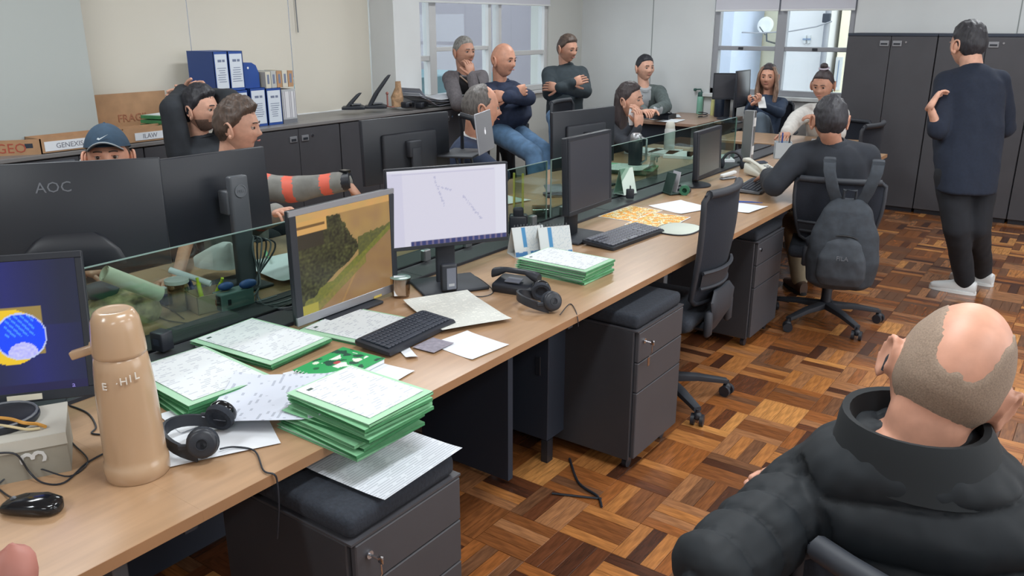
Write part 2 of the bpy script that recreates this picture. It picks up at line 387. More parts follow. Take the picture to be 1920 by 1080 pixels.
# blinds
def cloth_mat(name, c):
    mm = mat(name, c, .9); nt = mm.node_tree; b = nt.nodes['Principled BSDF']; out = nt.nodes['Material Output']
    tr = nt.nodes.new('ShaderNodeBsdfTranslucent'); tr.inputs[0].default_value = rgb(c); mx = nt.nodes.new('ShaderNodeMixShader'); mx.inputs[0].default_value = .22
    nt.links.new(b.outputs[0], mx.inputs[1]); nt.links.new(tr.outputs[0], mx.inputs[2]); nt.links.new(mx.outputs[0], out.inputs[0]); return mm
M_blind = cloth_mat('cream_blind_cloth', (222, 217, 206)); M_blind2 = cloth_mat('white_blind_cloth', (214, 214, 222))
def blind(label, ax, a0, a1, z0, z1, d, mt, chain=None, group=None):
    mid = (a0 + a1) / 2; loc = (d, mid, z1) if ax == 'x' else (mid, d, z1)
    t = thing('roller_blind', label, 'blind', loc, PI / 2 if ax == 'x' else 0, group)
    hw = (a1 - a0) / 2; h = z1 - z0
    m = MB()
    vs = []; n = 14
    for i in range(n + 1):
        for sgn in (0, 1):
            vs.append((-hw + 2 * hw * i / n, (.0012 if sgn else -.0012) + .003 * math.sin(i * 1.3), 0)); vs.append((-hw + 2 * hw * i / n, (.0012 if sgn else -.0012) + .004 * math.sin(i * .9 + 1), -h))
    fs = []
    for i in range(n):
        a = i * 4; fs += [[a, a + 1, a + 5, a + 4], [a + 2, a + 6, a + 7, a + 3], [a + 1, a + 3, a + 7, a + 5]]
    m.add(vs, fs, 0, True); m.build('blind_cloth', mt, t)
    m = MB(); m.box((0, 0, -h), (2 * hw, .012, .018), 0, None, .003); m.build('bottom_bar', M_white, t)
    m = MB(); m.tube([(-hw, 0, .03), (hw, 0, .03)], .028, 12); m.build('roller_tube', M_white, t)
    if chain is not None:
        m = MB(); m.tube([(chain, -.02, 0), (chain + .004, -.02, -.45), (chain + .008, -.022, -chain * 0 - .86)], .0045, 6); m.build('pull_chain', M_grey, t)
    return t
blind('cream roller blind pulled down behind the cardboard box, beside the pillar', 'x', 2.68, 3.566, 1.0, 2.5, XW + .03, M_blind)
blind('middle cream roller blind behind the blue binders', 'x', 3.574, 4.456, 1.0, 2.5, XW + .03, M_blind)
blind('cream roller blind with a dark pull chain right of the binders', 'x', 4.466, 5.32, 1.0, 2.5, XW + .03, M_blind, -.80 + .42)
blind('rolled up white blind at the top of the three-light window', 'x', 5.78, 8.18, 1.905, 2.5, XW + .03, M_blind2)
blind('left white half-lowered blind on the far window', 'y', -3.72, -3.03, 1.842, 2.5, YF - .03, M_blind2)
blind('right white half-lowered blind on the far window', 'y', -3.01, -2.27, 1.842, 2.5, YF - .03, M_blind2)
# outdoors: neighbouring buildings seen through the windows
def building(name, label, x0, y0, x1, y1, z1, wm, wins, axis):
    t = thing(name, label, 'building', ((x0 + x1) / 2, (y0 + y1) / 2, -6)); c = Vector(t.location)
    m = MB(); m.b2((x0 - c.x, y0 - c.y, 0), (x1 - c.x, y1 - c.y, z1 + 6)); m.build('wall', wm, t)
    for (a, b, za, zb) in wins:
        f = MB(); g = MB()
        if axis == 'y':
            f.b2((a - c.x, y0 - .04 - c.y, za + 6), (b - c.x, y0 - c.y + .02, zb + 6)); g.b2((a + .05 - c.x, y0 - .05 - c.y, za + 6.05), (b - .05 - c.x, y0 - .03 - c.y, zb + 5.95))
        else:
            f.b2((x1 - .02 - c.x, a - c.y, za + 6), (x1 + .04 - c.x, b - c.y, zb + 6)); g.b2((x1 + .03 - c.x, a + .05 - c.y, za + 6.05), (x1 + .05 - c.x, b - .05 - c.y, zb + 5.95))
        w_ = f.build('window', M_wall, t); g.build('pane', mat('building_pane', (120, 140, 168), .3), w_)
    return t
Y2 = 15.0
YA_ = Y2 - 1.5; YB_ = Y2 - .6
wx0, wx1 = PY(1466, 60, YB_).x, PY(1546, 60, YB_).x; gx1 = PY(1374, 60, YA_).x
def wrect(x0, x1, y0, y1, Y): a, b = PY(x0, y1, Y), PY(x1, y0, Y); return (a.x, b.x, a.z, b.z)
M_yel = mat('yellow_render', (244, 238, 212), .9)
building('yellow_building', 'pale yellow house seen through the left light of the far window', -7.0, Y2, wx0 - .02, Y2 + 3, 6.0, M_yel, [wrect(1402, 1414, 50, 83, Y2), wrect(1400, 1414, 100, 150, Y2)], 'y')
building('white_building', 'white building block with two narrow blue windows seen through the far window', wx0, YB_, wx1, Y2 + 3, 6.0, mat('white_render', (214, 214, 216), .9), [wrect(1507, 1513, 66, 81, YB_), wrect(1515, 1521, 66, 81, YB_)], 'y')
building('yellow_building', 'yellow house with a shuttered window behind the right light of the far window', wx1 + .08, Y2, -1.6, Y2 + 3, 6.0, M_yel, [wrect(1562, 1582, 107, 168, Y2)], 'y')
building('grey_building', 'pale blue-grey building edge at the left of the far window', gx1 - 1.6, YA_, gx1, Y2 - .1, 6.0, mat('bluegrey_render', (196, 206, 224), .9), [], 'y')
px_ = PY(1550, 60, YB_ - .1).x
m = MB(); m.tube([(px_, YB_ - .12, -5.5), (px_, YB_ - .12, 2.2)], .05, 8); t = thing('drain_pipe', 'dark vertical drain pipe between the two buildings outside the far window', 'pipe'); m.build('pipe', M_frame2, t)
m = MB(); m.box((px_, YB_ - .18, 1.80), (.12, .08, .14), 0, None, .01); m.build('lamp_box', M_dark, t)
t = thing('satellite_dish', 'white satellite dish on the yellow house outside the far window', 'dish', tuple(PY(1440, 48, Y2 - .5)), 0)
m = MB(); m.lathe([(0.0, 0), (.06, .01), (.13, .03), (.14, .033), (.13, .038), (.06, .02), (0, .02)], (0, -.1, 0), 20, 0, True, Matrix.Rotation(math.radians(80), 3, 'X')); m.build('dish', M_white, t)
m = MB(); m.tube([(0, .45, -.3), (0, 0, -.25), (0, -.08, 0)], .015, 6); m.tube([(0, -.1, -.15), (0, -.4, -.02)], .01, 6); m.build('bracket', M_grey, t)
m = MB()
pts = [PY(x, y, Y2 - 1.1) for x, y in ((1380, 60), (1420, 62), (1480, 59), (1530, 50), (1560, 40))]
m.tube(pts, .012, 6); solo(m, 'overhead_cable', M_frame2, 'thin cable sagging across the outside of the far window', 'cable')
building('lilac_building', 'blank lilac-grey building close outside the three-light window', -12, 5.5, -8.7, 16, 7, mat('lilac_render', (138, 134, 142), .9), [(12.9, 13.3, -2, 4)], 'x')
building('teal_building', 'low teal shed roof outside the three-light window', -8.6, 6.5, -7.2, 9.6, 1.06, mat('teal_paint', (104, 132, 140), .8), [], 'x')
m = MB(); m.b2((-40, -20, -6.1), (40, 60, -6.0)); solo(m, 'street_ground', mat('street_asphalt', (130, 130, 128), .9), 'grey street far below the windows', 'ground')
# ================================================================== desks
def bench_desk(name, label, x0, x1, y0, y1, segs, fx, legs=True):
    t = thing(name, label, 'desk', ((x0 + x1) / 2, (y0 + y1) / 2, 0)); c = t.location
    L = (y1 - y0) / segs
    for i in range(segs):
        m = MB(); a = y0 + i * L - c.y
        m.b2((x0 - c.x, a + .0001, DZ - .025), (x1 - c.x, a + L - .0001, DZ), 0)
        m.build('desktop', M_desk, t)
        m = MB(); ex = fx - c.x; s = 1 if fx > c.x else -1
        m.b2((ex, a + .0001, DZ - .0255), (ex + s * .002, a + L - .0001, DZ + .0004), 0); m.build('edge_band', M_edge, t)
    for i in range(segs + 1):
        y = y0 + i * L - c.y + (.04 if i == 0 else (-.04 if i == segs else 0))
        for x in (fx + (.42 if fx < c.x else -.42) - c.x,):
            m = MB(); m.b2((x - .025, y - .02, .0), (x + .025, y + .02, DZ - .026), 0, .004); m.build('leg', M_grey, t)
        m = MB(); m.b2((x0 + .05 - c.x, y - .015, DZ - .07), (x1 - .05 - c.x, y + .015, DZ - .026)); m.build('crossbar', M_blackm, t)
    return t
near = bench_desk('bench_desk', 'long light oak bench desk nearest the camera, carrying the thermos and green folders', -2.108, -1.388, -.70, 6.90, 5, -1.388)
m = MB(); m.b2((-.37, -3.75, .12), (-.35, 3.75, DZ - .03)); m.build('modesty_panel', M_dark, near)
m = MB(); m.b2((-.34, -.85, .02), (.10, -.82, DZ - .03)); m.build('side_panel', M_dark, near)
far = bench_desk('bench_desk', 'opposite light oak bench desk behind the glass screen', -3.12, -2.41, -.70, 6.35, 5, -3.12)
m = MB(); m.b2((.33, -3.4, .12), (.35, 3.4, DZ - .03)); m.build('modesty_panel', M_dark, far)
# cable tray between the rows
t = thing('cable_tray', 'long dark metal cable tray running between the two rows of desks', 'tray', (-2.26, 3.1, 0)); cy = 3.1
m = MB(); m.b2((-.15, -3.8, .66), (.15, 3.74, .672)); m.b2((-.15, -3.8, .66), (-.143, 3.74, .744)); m.build('channel', M_dark, t)
m = MB(); m.b2((.143, -3.8, .655), (.151, 3.74, .752), 0, .002); m.build('front_lip', M_blackm, t)
for i in range(5):
    a = -3.78 + i * 1.505
    m = MB(); m.b2((-.142, a, .735), (-.02, a + 1.5, .745), 0, .002); m.build('lid', M_steel, t)
    m = MB(); m.b2((.012, a, .735), (.140, a + 1.5, .745), 0, .002); m.build('lid', M_steel, t)
m = MB(); m.b2((-.012, -3.8, .735), (.006, 3.74, .738)); m.build('slot', M_black, t)
# glass screens
for (y0, y1, lab) in ((.35, 1.99, 'clear glass desk screen in front of the two black monitor backs'), (2.03, 2.62, 'short clear glass desk screen behind the white-screen monitor'), (2.66, 3.42, 'clear glass desk screen left of the switched-off square monitor'), (3.46, 5.95, 'long clear glass desk screen right of the switched-off square monitor')):
    t = thing('glass_screen', lab, 'screen', (-2.262, (y0 + y1) / 2, .745)); h = (y1 - y0) / 2
    m = MB(); m.b2((-.004, -h, .008), (.004, h, .305)); m.build('glass_pane', M_glass, t)
    m = MB(); m.b2((-.0042, -h, .3045), (.0042, h, .3070)); m.b2((-.0042, -h - .001, .008), (.0042, -h + .001, .307)); m.b2((-.0042, h - .001, .008), (.0042, h + .001, .307)); m.build('polished_edge', M_glassedge, t)
    for s in (-1, 1):
        m = MB(); m.b2((-.014, s * (h - .12) - .02, -.0), (.014, s * (h - .12) + .02, .05), 0, .004); m.build('clamp', M_alu, t)
# far cross desk (perpendicular), with the man behind it
t = thing('cross_desk', 'brown laminate desk standing crosswise in front of the white wall, with the green bottle', 'desk', (-4.25, 8.2, 0))
m = MB(); m.b2((-.75, -.33, DZ - .03), (.85, .10, DZ), 0, .002); m.b2((.18, .10, DZ - .03), (.93, .71, DZ), 0, .002); m.build('desktop', mat('brown_oak_laminate', (158, 130, 112), .35, var=.05, scale=4, stretch=(1.2, 12, 1)), t)
for x in (-.7, .8):
    for y in (-.27, .05):
        m = MB(); m.b2((x - .025, y - .025, 0), (x + .025, y + .025, DZ - .03), 0, .003); m.build('leg', M_grey, t)
m = MB(); m.b2((-.68, -.22, .25), (.78, -.20, DZ - .03)); m.build('modesty_panel', M_dark, t)
t = thing('side_desk', 'wooden desk in front of the woman in the white sweater', 'desk', (-2.02, 7.32, 0))
m = MB(); m.b2((-.85, -.38, DZ - .025), (.25, .30, DZ), 0, .002); m.build('desktop', M_desk, t)
for x in (-.8, .1):
    for y in (-.3, .24):
        m = MB(); m.b2((x - .02, y - .02, 0), (x + .02, y + .02, DZ - .025), 0, .003); m.build('leg', M_grey, t)
# ------------------------------------------------------------------ drawer pedestals
def pedestal(label, x, y, rz, w=.40, d=.48, h=.60, cushion=True, keys=True):
    """front faces local +X"""
    t = thing('drawer_pedestal', label, 'pedestal', (x, y, 0), rz, 'mobile drawer pedestals')
    m = MB(); m.b2((-d, -w / 2, .055), (-.018, w / 2, h), 0, .003); m.build('body', M_steel, t)
    z = h - .004; hs = (.125, .125, h - .055 - .26)
    for i, q in enumerate(hs):
        m = MB(); m.b2((-.018, -w / 2 + .012, z - q + .003), (0, w / 2 - .002, z), 0, .003); dr = m.build('drawer', M_steel2, t)
        if i == 0:
            m = MB(); m.tube([(0, -w / 2 + .05, z - .04), (.006, -w / 2 + .05, z - .04)], .010, 12); m.build('lock', M_chrome, dr)
            if keys:
                m = MB(); m.tube([(.006, -w / 2 + .05, z - .04), (.03, -w / 2 + .052, z - .042)], .0035, 6); m.box((.034, -w / 2 + .054, z - .043), (.016, .003, .02), 0, None, .001)
                m.tube([(.034, -w / 2 + .054, z - .055), (.03, -w / 2 + .06, z - .085), (.026, -w / 2 + .05, z - .1)], .0018, 6); m.box((.024, -w / 2 + .05, z - .12), (.002, .016, .035)); m.build('key_ring', M_chrome, dr)
        z -= q
    m = MB(); m.b2((-d, -w / 2, h), (0, w / 2, h + .006)); m.build('top_plate', M_steel2, t)
    if cushion:
        m = MB(); m.b2((-d + .005, -w / 2 + .005, h + .006), (-.008, w / 2 - .008, h + .062), 0, .018, 3); m.build('cushion', M_cush, t)
    for (a, b) in ((-.05, -w / 2 + .05), (-.05, w / 2 - .05), (-d + .05, -w / 2 + .05), (-d + .05, w / 2 - .05)):
        m = MB(); m.tube([(a - .01, b, .024), (a + .01, b, .024)], .024, 12); m.box((a, b, .05), (.03, .03, .012)); m.build('caster', M_black, t)
    return t
pedestal('dark grey drawer pedestal with keys in the lock under the nearest green folder stack', -1.195, 1.235, 0, .38)
pedestal('grey drawer pedestal with a cushion top left of the empty mesh chair', -1.30, 2.80, 0, .40)
pedestal('dark drawer pedestal under the desk end between the empty chair and the backpack', -1.405, 4.36, 0, .42, keys=False)
pedestal('black cushioned pedestal used as a seat by the man in the dark zip jacket', -4.13, 6.75, math.radians(-75), .45, .45, .62)
t = thing('computer_cabinet', 'dark computer cabinet with a recessed handle beside the second pedestal under the desk', 'cabinet', (-1.62, 2.50, 0))
m = MB(); m.b2((-.42, -.02, .1), (.0, .55, .66), 0, .003); m.build('body', M_dark, t)
m = MB(); m.b2((-.06, -.026, .38), (-.035, -.02, .46), 0, .002); m.build('handle', M_black, t)
for (a, b) in ((-.42, -.02), (-.03, -.02), (-.42, .51), (-.03, .51)): m = MB(); m.b2((a, b, 0), (a + .03, b + .04, .1)); m.build('foot', M_black, t)
# ------------------------------------------------------------------ tall cabinets
def handles(t, x, z, ax, sc=1.0):
    for i, dx in enumerate((-.055, .055)):
        m = MB()
        if ax == 'y': m.box((x + dx, -.004, z), (.07 * sc, .008, .045 * sc), 0, None, .002)
        else: m.box((.004, x + dx, z), (.008, .07 * sc, .045 * sc), 0, None, .002)
        h = m.build('handle', M_silver, t)
        m = MB()
        if ax == 'y': m.box((x + dx, -.009, z - .004), (.052 * sc, .004, .014 * sc))
        else: m.box((.009, x + dx, z - .004), (.004, .045 * sc, .018 * sc))
        m.build('grip_recess', M_black, h)
    m = MB()
    if ax == 'y': m.tube([(x + .13, 0, z + .012), (x + .13, -.006, z + .012)], .009, 10)
    else: m.tube([(0, x + .13, z + .012), (.006, x + .13, z + .012)], .010, 10)
    m.build('lock', M_chrome, t)
for i, (x0, lab) in enumerate(((-2.175, 'left tall graphite two-door steel cabinet beside the far window'), (-1.40, 'middle tall graphite two-door cabinet behind the standing man'), (-.625, 'rightmost tall graphite two-door cabinet at the picture edge'))):
    W = .77
    t = thing('tall_cabinet', lab, 'cabinet', (x0 + W / 2, 8.388, 0), 0, 'tall cabinets')
    m = MB(); m.b2((-W / 2, .02, .04), (W / 2, .48, 1.60), 0, .002); m.build('body', M_steel2, t)
    m = MB(); m.b2((-W / 2, 0, 1.60), (W / 2, .48, 1.624), 0, .002); m.build('top', M_dark, t)
    m = MB(); m.b2((-W / 2 + .01, .03, 0), (W / 2 - .01, .46, .04)); m.build('plinth', M_black, t)
    for s in (-1, 1):
        m = MB(); m.b2((min(0, s * W / 2) + .003, 0, .045), (max(0, s * W / 2) - .003, .02, 1.597), 0, .002); m.build('door', M_steel2, t)
    handles(t, 0, 1.535, 'y', 1.1)
# ------------------------------------------------------------------ low credenza units along the left wall
Yc = 6.07; k = 0
labs = ['end unit of the low graphite cabinets, next to the man in the grey cardigan', 'low graphite cabinet under the two black desk phones', 'low graphite cabinet under the right end of the blue binders', 'low graphite cabinet under the blue binders', 'low graphite cabinet under the kraft box behind the man in the cap', 'low graphite cabinet unit at the left picture edge', 'low graphite cabinet unit beyond the left picture edge']
while k < 7:
    y1 = Yc - .815 * k; y0 = y1 - .812
    t = thing('low_cabinet', labs[k], 'cabinet', (-4.87, (y0 + y1) / 2, 0), 0, 'low cabinets along the left wall')
    m = MB(); m.b2((-.205, -.406, .05), (-.02, .406, .975), 0, .002); m.build('body', M_steel, t)
    m = MB(); m.b2((-.20, -.40, 0), (-.04, .40, .05)); m.build('plinth', M_black, t)
    for s in (-1, 1):
        m = MB(); m.b2((-.02, min(0, s * .404) + .002, .055), (0, max(0, s * .404) - .002, .968), 0, .002); m.build('door', M_steel2, t)
    handles(t, 0, .895, 'x', .95)
    k += 1
y0 = Yc - .815 * 7
m = MB(); m.b2((-5.075, y0, .976), (-4.862, Yc + .02, 1.0), 0, .003); m.b2((-5.41, 2.67, .976), (-5.075, 5.325, 1.0)); m.b2((-5.41, 5.67, .976), (-5.075, Yc + .02, 1.0))
solo(m, 'countertop', mat('grey_countertop', (120, 118, 118), .35), 'continuous dark grey top running over the low cabinets', 'countertop')
# ------------------------------------------------------------------ office chairs
def chair(label, x, y, rz, arms=False, bw=1.0, seatz=.46, tilt=.10, backh=.56, group='mesh-back office chairs'):
    t = thing('office_chair', label, 'chair', (x, y, 0), rz, group)      # faces local +Y
    for kk in range(5):
        a = 2 * PI * kk / 5 + .3; d = Vector((math.cos(a), math.sin(a), 0)); n = Vector((-d.y, d.x, 0))
        m = MB(); m.loft([(d * .03 + Vector((0, 0, .105)), n * .030, Vector((0, 0, .022))), (d * .17 + Vector((0, 0, .098)), n * .025, Vector((0, 0, .016))), (d * .315 + Vector((0, 0, .075)), n * .019, Vector((0, 0, .012)))], 10, 0, 4)
        arm = m.build('base_arm', M_blackm, t)
        c = d * .318 + Vector((0, 0, .027)); q = Vector((math.cos(a + .8), math.sin(a + .8), 0))
        m = MB()
        for s in (-1, 1): m.tube([c + q * s * .012, c + q * s * .028], .027, 14)
        m.tube([c + Vector((0, 0, .0)), c + Vector((0, 0, .05))], .010, 8); m.ell(c + Vector((0, 0, .018)), (.02, .02, .022)); m.build('caster', M_black, arm)
    m = MB(); m.tube([(0, 0, .09), (0, 0, .26)], .030, 14); m.tube([(0, 0, .26), (0, 0, seatz - .05)], .016, 12); m.build('gas_column', M_black, t)
    m = MB(); m.box((0, -.03, seatz - .055), (.20, .26, .04), 0, None, .012, 2); m.tube([(.08, 0, seatz - .055), (.24, .03, seatz - .06)], .007, 6); m.build('tilt_mechanism', M_blackm, t)
    m = MB(); m.box((0, .03, seatz), (.47, .46, .075), 0, None, .035, 4); m.build('seat', M_cush, t)
    # back: spine bracket, frame loop, mesh, lumbar
    def bp(u, v):      # u -1..1 across, v 0..1 up
        wdt = bw * (.175 + .055 * math.sin(min(1, v * 1.35) * PI / 2))
        yy = -.215 - tilt * v * backh + .045 * (u * u) - .03 * math.sin(v * PI) * -1 * -.6
        return Vector((u * wdt, yy, seatz + .08 + v * backh))
    loop = [bp(u, 1) for u in np.linspace(-.86, .86, 9)] + [bp(1, v) for v in np.linspace(.93, .05, 9)] + [bp(u, 0) for u in np.linspace(.86, -.86, 9)] + [bp(-1, v) for v in np.linspace(.05, .93, 9)]
    m = MB(); m.tube(loop, .013, 8, closed=True); m.tube([bp(u, 1) + Vector((0, -.004, -.004)) for u in np.linspace(-.9, .9, 9)], .019, 8); m.build('back_frame', M_blackm, t)
    m = MB(); nx, ny = 8, 12; vs = [bp(-1 + 2 * i / nx, .01 + .98 * j / ny) for j in range(ny + 1) for i in range(nx + 1)]
    n0 = len(vs); vs += [v + Vector((0, -.006, 0)) for v in vs]
    fs = []
    for j in range(ny):
        for i in range(nx):
            a = j * (nx + 1) + i; fs += [[a, a + 1, a + nx + 2, a + nx + 1], [a + n0, a + nx + 1 + n0, a + nx + 2 + n0, a + 1 + n0]]
    m.add(vs, fs, 0, True); m.build('back_mesh', M_mesh, t)
    m = MB(); vs = []
    for zz in (.16, .31):
        m.tube([bp(u * .95, zz) + Vector((0, -.022, 0)) for u in np.linspace(-1, 1, 9)], .009, 6)
    n = 8
    a = [bp(u * .95, .17) + Vector((0, -.022, 0)) for u in np.linspace(-1, 1, n + 1)]; b = [bp(u * .95, .30) + Vector((0, -.022, 0)) for u in np.linspace(-1, 1, n + 1)]
    m.add(a + b, [[i, i + 1, n + 2 + i, n + 1 + i] for i in range(n)], 0, True); m.build('lumbar_support', M_blackm, t)
    m = MB(); m.loft([((0, -.08, seatz - .06), (.055, 0, 0), (0, 0, .016)), ((0, -.22, seatz - .05), (.07, 0, 0), (0, .012, .02)), ((0, -.262, seatz + .03), (.12, 0, 0), (0, .014, .012)), ((0, -.262, seatz + .10), (.15, 0, 0), (0, .012, .0)), ((0, -.255, seatz + .14), (.10, 0, 0), (0, .01, 0))], 12, 0, 3)
    m.box((-.13, -.25, seatz + .0), (.05, .03, .12), 0, None, .01); m.box((.13, -.25, seatz + .0), (.05, .03, .12), 0, None, .01); m.build('back_bracket', M_blackm, t)
    if arms:
        for s in (-1, 1):
            m = MB(); m.tube([(s * .2, 0, seatz - .05), (s * .27, 0, seatz - .02), (s * .28, 0, seatz + .19)], .016, 8); m.box((s * .28, .02, seatz + .20), (.075, .24, .03), 0, None, .012, 2); m.build('armrest', M_blackm, t)
    return t
chair('empty black mesh-back office chair pushed up to the desk', -1.53, 3.33, math.radians(93), backh=.50, bw=.90)
chair('black mesh-back chair carrying the black backpack', -1.205, 4.86, math.radians(14), backh=.35, tilt=.05)
chair('black mesh-back chair behind the seated man, in front of the tall cabinets', -1.62, 6.38, math.radians(84), backh=.48, bw=.9)
chair('black mesh-back chair under the man in the quilted jacket at lower right', .0, 1.27, math.radians(-8), backh=.46, tilt=.10, seatz=.45)
chair('black chair of the man in the cap', -3.55, 1.70, math.radians(-80))
chair('black chair of the young man in the grey workwear', -3.58, 2.40, math.radians(-48), backh=.36)
chair('black chair of the man with his hands behind his head', -4.12, 2.86, math.radians(-30), backh=.40)
chair('black chair of the grey-haired man behind the silver laptop', -3.45, 3.98, math.radians(-50), arms=True)
chair('black chair of the long-haired woman at the opposite desk', -3.48, 5.86, math.radians(-80))
chair('black chair of the man behind the crosswise desk', -4.42, 8.66, math.radians(190), backh=.30, group='mesh-back office chairs')
chair('black chair of the woman in the dark blue blazer', -2.88, 8.38, math.radians(190), arms=True, backh=.40)
chair('black chair of the woman in the white sweater', -2.05, 7.85, math.radians(165), backh=.32)
# ------------------------------------------------------------------ monitors
def monitor(label, c, th, w, h, tilt=0.0, th_bez=.012, chin=.018, side=None, silver=False, paint=None, emit=.9, nx=60, ny=36, base='rect', back=False, stand_off=.05, thick=.035, name='monitor', baseSz=(.24, .20), neckw=.06, baseshift=0.0, extra=None, bulge=True, neck=True):
    """c centre of the screen face, th direction (rad) of the face normal; local -Y is the face normal"""
    n = Vector((math.cos(th), math.sin(th), 0)); rz = th + PI / 2
    basep = Vector((c[0], c[1], 0)) - n * (stand_off + thick)
    t = thing(name, label, 'monitor', (basep.x, basep.y, DZ), rz)
    cz = c[2] - DZ; off = -(stand_off + thick)
    Rt = Matrix.Rotation(-tilt, 4, 'X')
    T = Matrix.Translation((0, off, cz)) @ Rt
    def tb(mm): mm.v = [tuple(T @ Vector(p)) for p in mm.v]; return mm
    sb = side if side is not None else th_bez
    m = MB(); m.box((0, thick * .3, 0), (w, thick * .55, h), 0, None, .005, 2); tb(m).build('housing', M_black, t)
    if bulge: m = MB(); m.box((0, thick * .8, -h * .05), (w * .62, thick * .8, h * .6), 0, None, .012, 2); tb(m).build('back_cover', M_blackm, t)
    M_b = M_black
    m = MB()
    m.b2((-w / 2, -.004, h / 2 - th_bez), (w / 2, .004, h / 2), 1 if silver else 0, .0015); m.b2((-w / 2, -.004, -h / 2), (w / 2, .004, -h / 2 + chin), 1 if silver else 0, .0015)
    m.b2((-w / 2, -.004, -h / 2 + chin), (-w / 2 + sb, .004, h / 2 - th_bez), 0, .0015); m.b2((w / 2 - sb, -.004, -h / 2 + chin), (w / 2, .004, h / 2 - th_bez), 0, .0015)
    tb(m).build('bezel', [M_b, M_silver], t)
    sw, sh = w - 2 * sb, h - th_bez - chin
    S_ = T @ Matrix.Translation((0, -.0025, (chin - th_bez) / 2)) @ Matrix.Rotation(PI / 2, 4, 'X')
    if paint: grid_paint('screen_picture', sw, sh, nx, ny, paint, mat_attr('screen_light_%.2f' % emit, emit, .25), t, S_)
    else:
        m = MB(); m.box((0, -.0005, (chin - th_bez) / 2), (sw, .003, sh)); tb(m).build('screen', mat('dark_screen', (62, 63, 70), .3, spec=.5), t)
    # stand
    m = MB()
    if neck: m.box((0, off * .12, cz * .5 + .008), (neckw, .022, cz + .0), 0, None, .006, 2); m.box((0, off * .4, cz), (neckw * 1.4, abs(off) * .7, neckw * 1.4), 0, None, .006, 2)
    if neck: m.build('stand_neck', M_blackm, t)
    m = MB()
    if base == 'rect': m.box((0, -baseshift, .007), (baseSz[0], baseSz[1], .012), 0, None, .005, 2)
    else: m.lathe([(0, .0), (baseSz[0] / 2, .0), (baseSz[0] / 2, .008), (baseSz[0] / 3, .018), (.03, .026), (0, .026)], (0, -baseshift, 0), 28)
    m.build('stand_base', M_blackm if base == 'rect' else M_black, t)
    if extra: extra(t, T)
    return t
nz = lambda x, y, s, k=0: noise.noise(Vector((x * s, y * s, k)))
def p_blue(u, v):
    a = (u - .5); b = v
    g = max(0, 1 - abs(u - (.70 if v > .5 else .80)) * 4.2) ; c = [30 + 4 * g, 35 + 3 * g, 60 + 44 * g]
    # round blue badge on a yellow/brown patch
    W_, H_ = .52, .31
    x = (u - .742) * W_ * 1.22; y = (v - .43) * H_ * 1.22
    if -.12 < x < .062 and -.055 < y < .085: c = [150, 128, 70]
    if math.hypot(x + .025, y - .0) < .080: c = [236, 196, 40]
    r = math.hypot(x - .002, (y - .0) * 1.0)
    if r < .068:
        c = [190, 200, 240]
        if r < .064:
            c = [12, 70, 250]
            if y > .0 and math.sin((x * .9 + y * .7) * 420) > .55 and abs(x) < .04: c = [70, 150, 255]
            if math.hypot(x - .004, (y + .052) * 1.15) < .04: c = [190 + 30 * nz(x, y, 140), 190 + 30 * nz(x, y, 140), 250]
    if v < .06: c = [30, 28, 70]
    return c
def ex_blue(t, T):
    m = MB(); m.box((.12, -.0048, -.1640), (.075, .0016, .014)); m.v = [tuple(T @ Vector(p)) for p in m.v]; m.build('sticker', mat('cream_sticker', (214, 208, 190), .7), t)
    m = MB(); m.text('a', .018, T @ frame((1, 0, 0), (0, 0, 1), (.228, -.0048, -.150))); m.build('logo', mat('lilac_logo', (150, 140, 220), .5), t)
PB = PZ(183, 742, .838)
th = math.radians(-38); rv = Vector((-math.sin(th), math.cos(th), 0))
cb = PB - rv * .275 + Vector((-.79, .61, 0)) * .036; 
monitor('large black monitor at the left edge showing a blue badge on a dark blue desktop', (cb.x, cb.y, .838 + .176), th, .55, .352, 0.22, paint=p_blue, emit=1.0, nx=190, ny=120, extra=ex_blue, chin=.024, th_bez=.016, stand_off=.04, baseSz=(.30, .24))
def p_road(u, v):
    n = nz(u, v, 9) ; n2 = nz(u, v, 38, 2)
    if v > .93: return [214 + 14 * n, 170, 104]
    if v > .86 and u < .28: return [222, 172, 100] if v > .885 else [120, 90, 50]
    if v > .80 and u < .30: return [226, 174, 102]
    if v > .66 and u < .26: return [52, 48, 34]
    if v < .10 and u < .16: return [176, 166, 66]
    hor = .52 + .10 * u
    field = [158 + 12 * n, 130 + 10 * n, 84]
    # roadside edge line from (.12,.03) to (.88,.62)
    e = .02 + (u - .05) * .66
    top = .93 if u < .42 else .93 - (u - .42) * 1.9
    top = max(top, .60 + .03 * n2)
    tree_r = v < top + .05 * n2 and v > e + .10 + .04 * n
    if u < .62 and tree_r:
        k = .75 + .5 * n2 + .25 * n; return [78 * k, 80 * k, 44 * k]
    if u >= .62 and v > e + .04 and v < .64 + .02 * n2 + (u - .62) * .15: return [96 + 22 * n2, 98 + 18 * n2, 52]
    if v > max(e, .2) + .06: return [170 + 10 * n + 14 * (v - .6), 138 + 10 * n, 88]
    if v > e - .02: return [120 + 20 * n2, 122 + 16 * n2, 52]
    if v > e - .10 and u < .7: return [134 + 16 * n2, 126 + 14 * n2, 62]
    d = abs((v - .02) - (u - .42) * 1.7)
    return [156 + 8 * n + (16 if d < .02 else 0), 122 + 8 * n + (12 if d < .02 else 0), 82]
def ex_road(t, T):
    m = MB(); m.box((.13, -.0050, -.187), (.04, .0016, .008)); m.v = [tuple(T @ Vector(p)) for p in m.v]; m.build('sticker', mat('yellow_sticker', (200, 176, 90), .7), t)
    m = MB(); m.box((-.15, -.01, -.213), (.17, .03, .02), 0, None, .003); m.v = [tuple(T @ Vector(p)) for p in m.v]; m.build('speaker_bar', M_black, t)
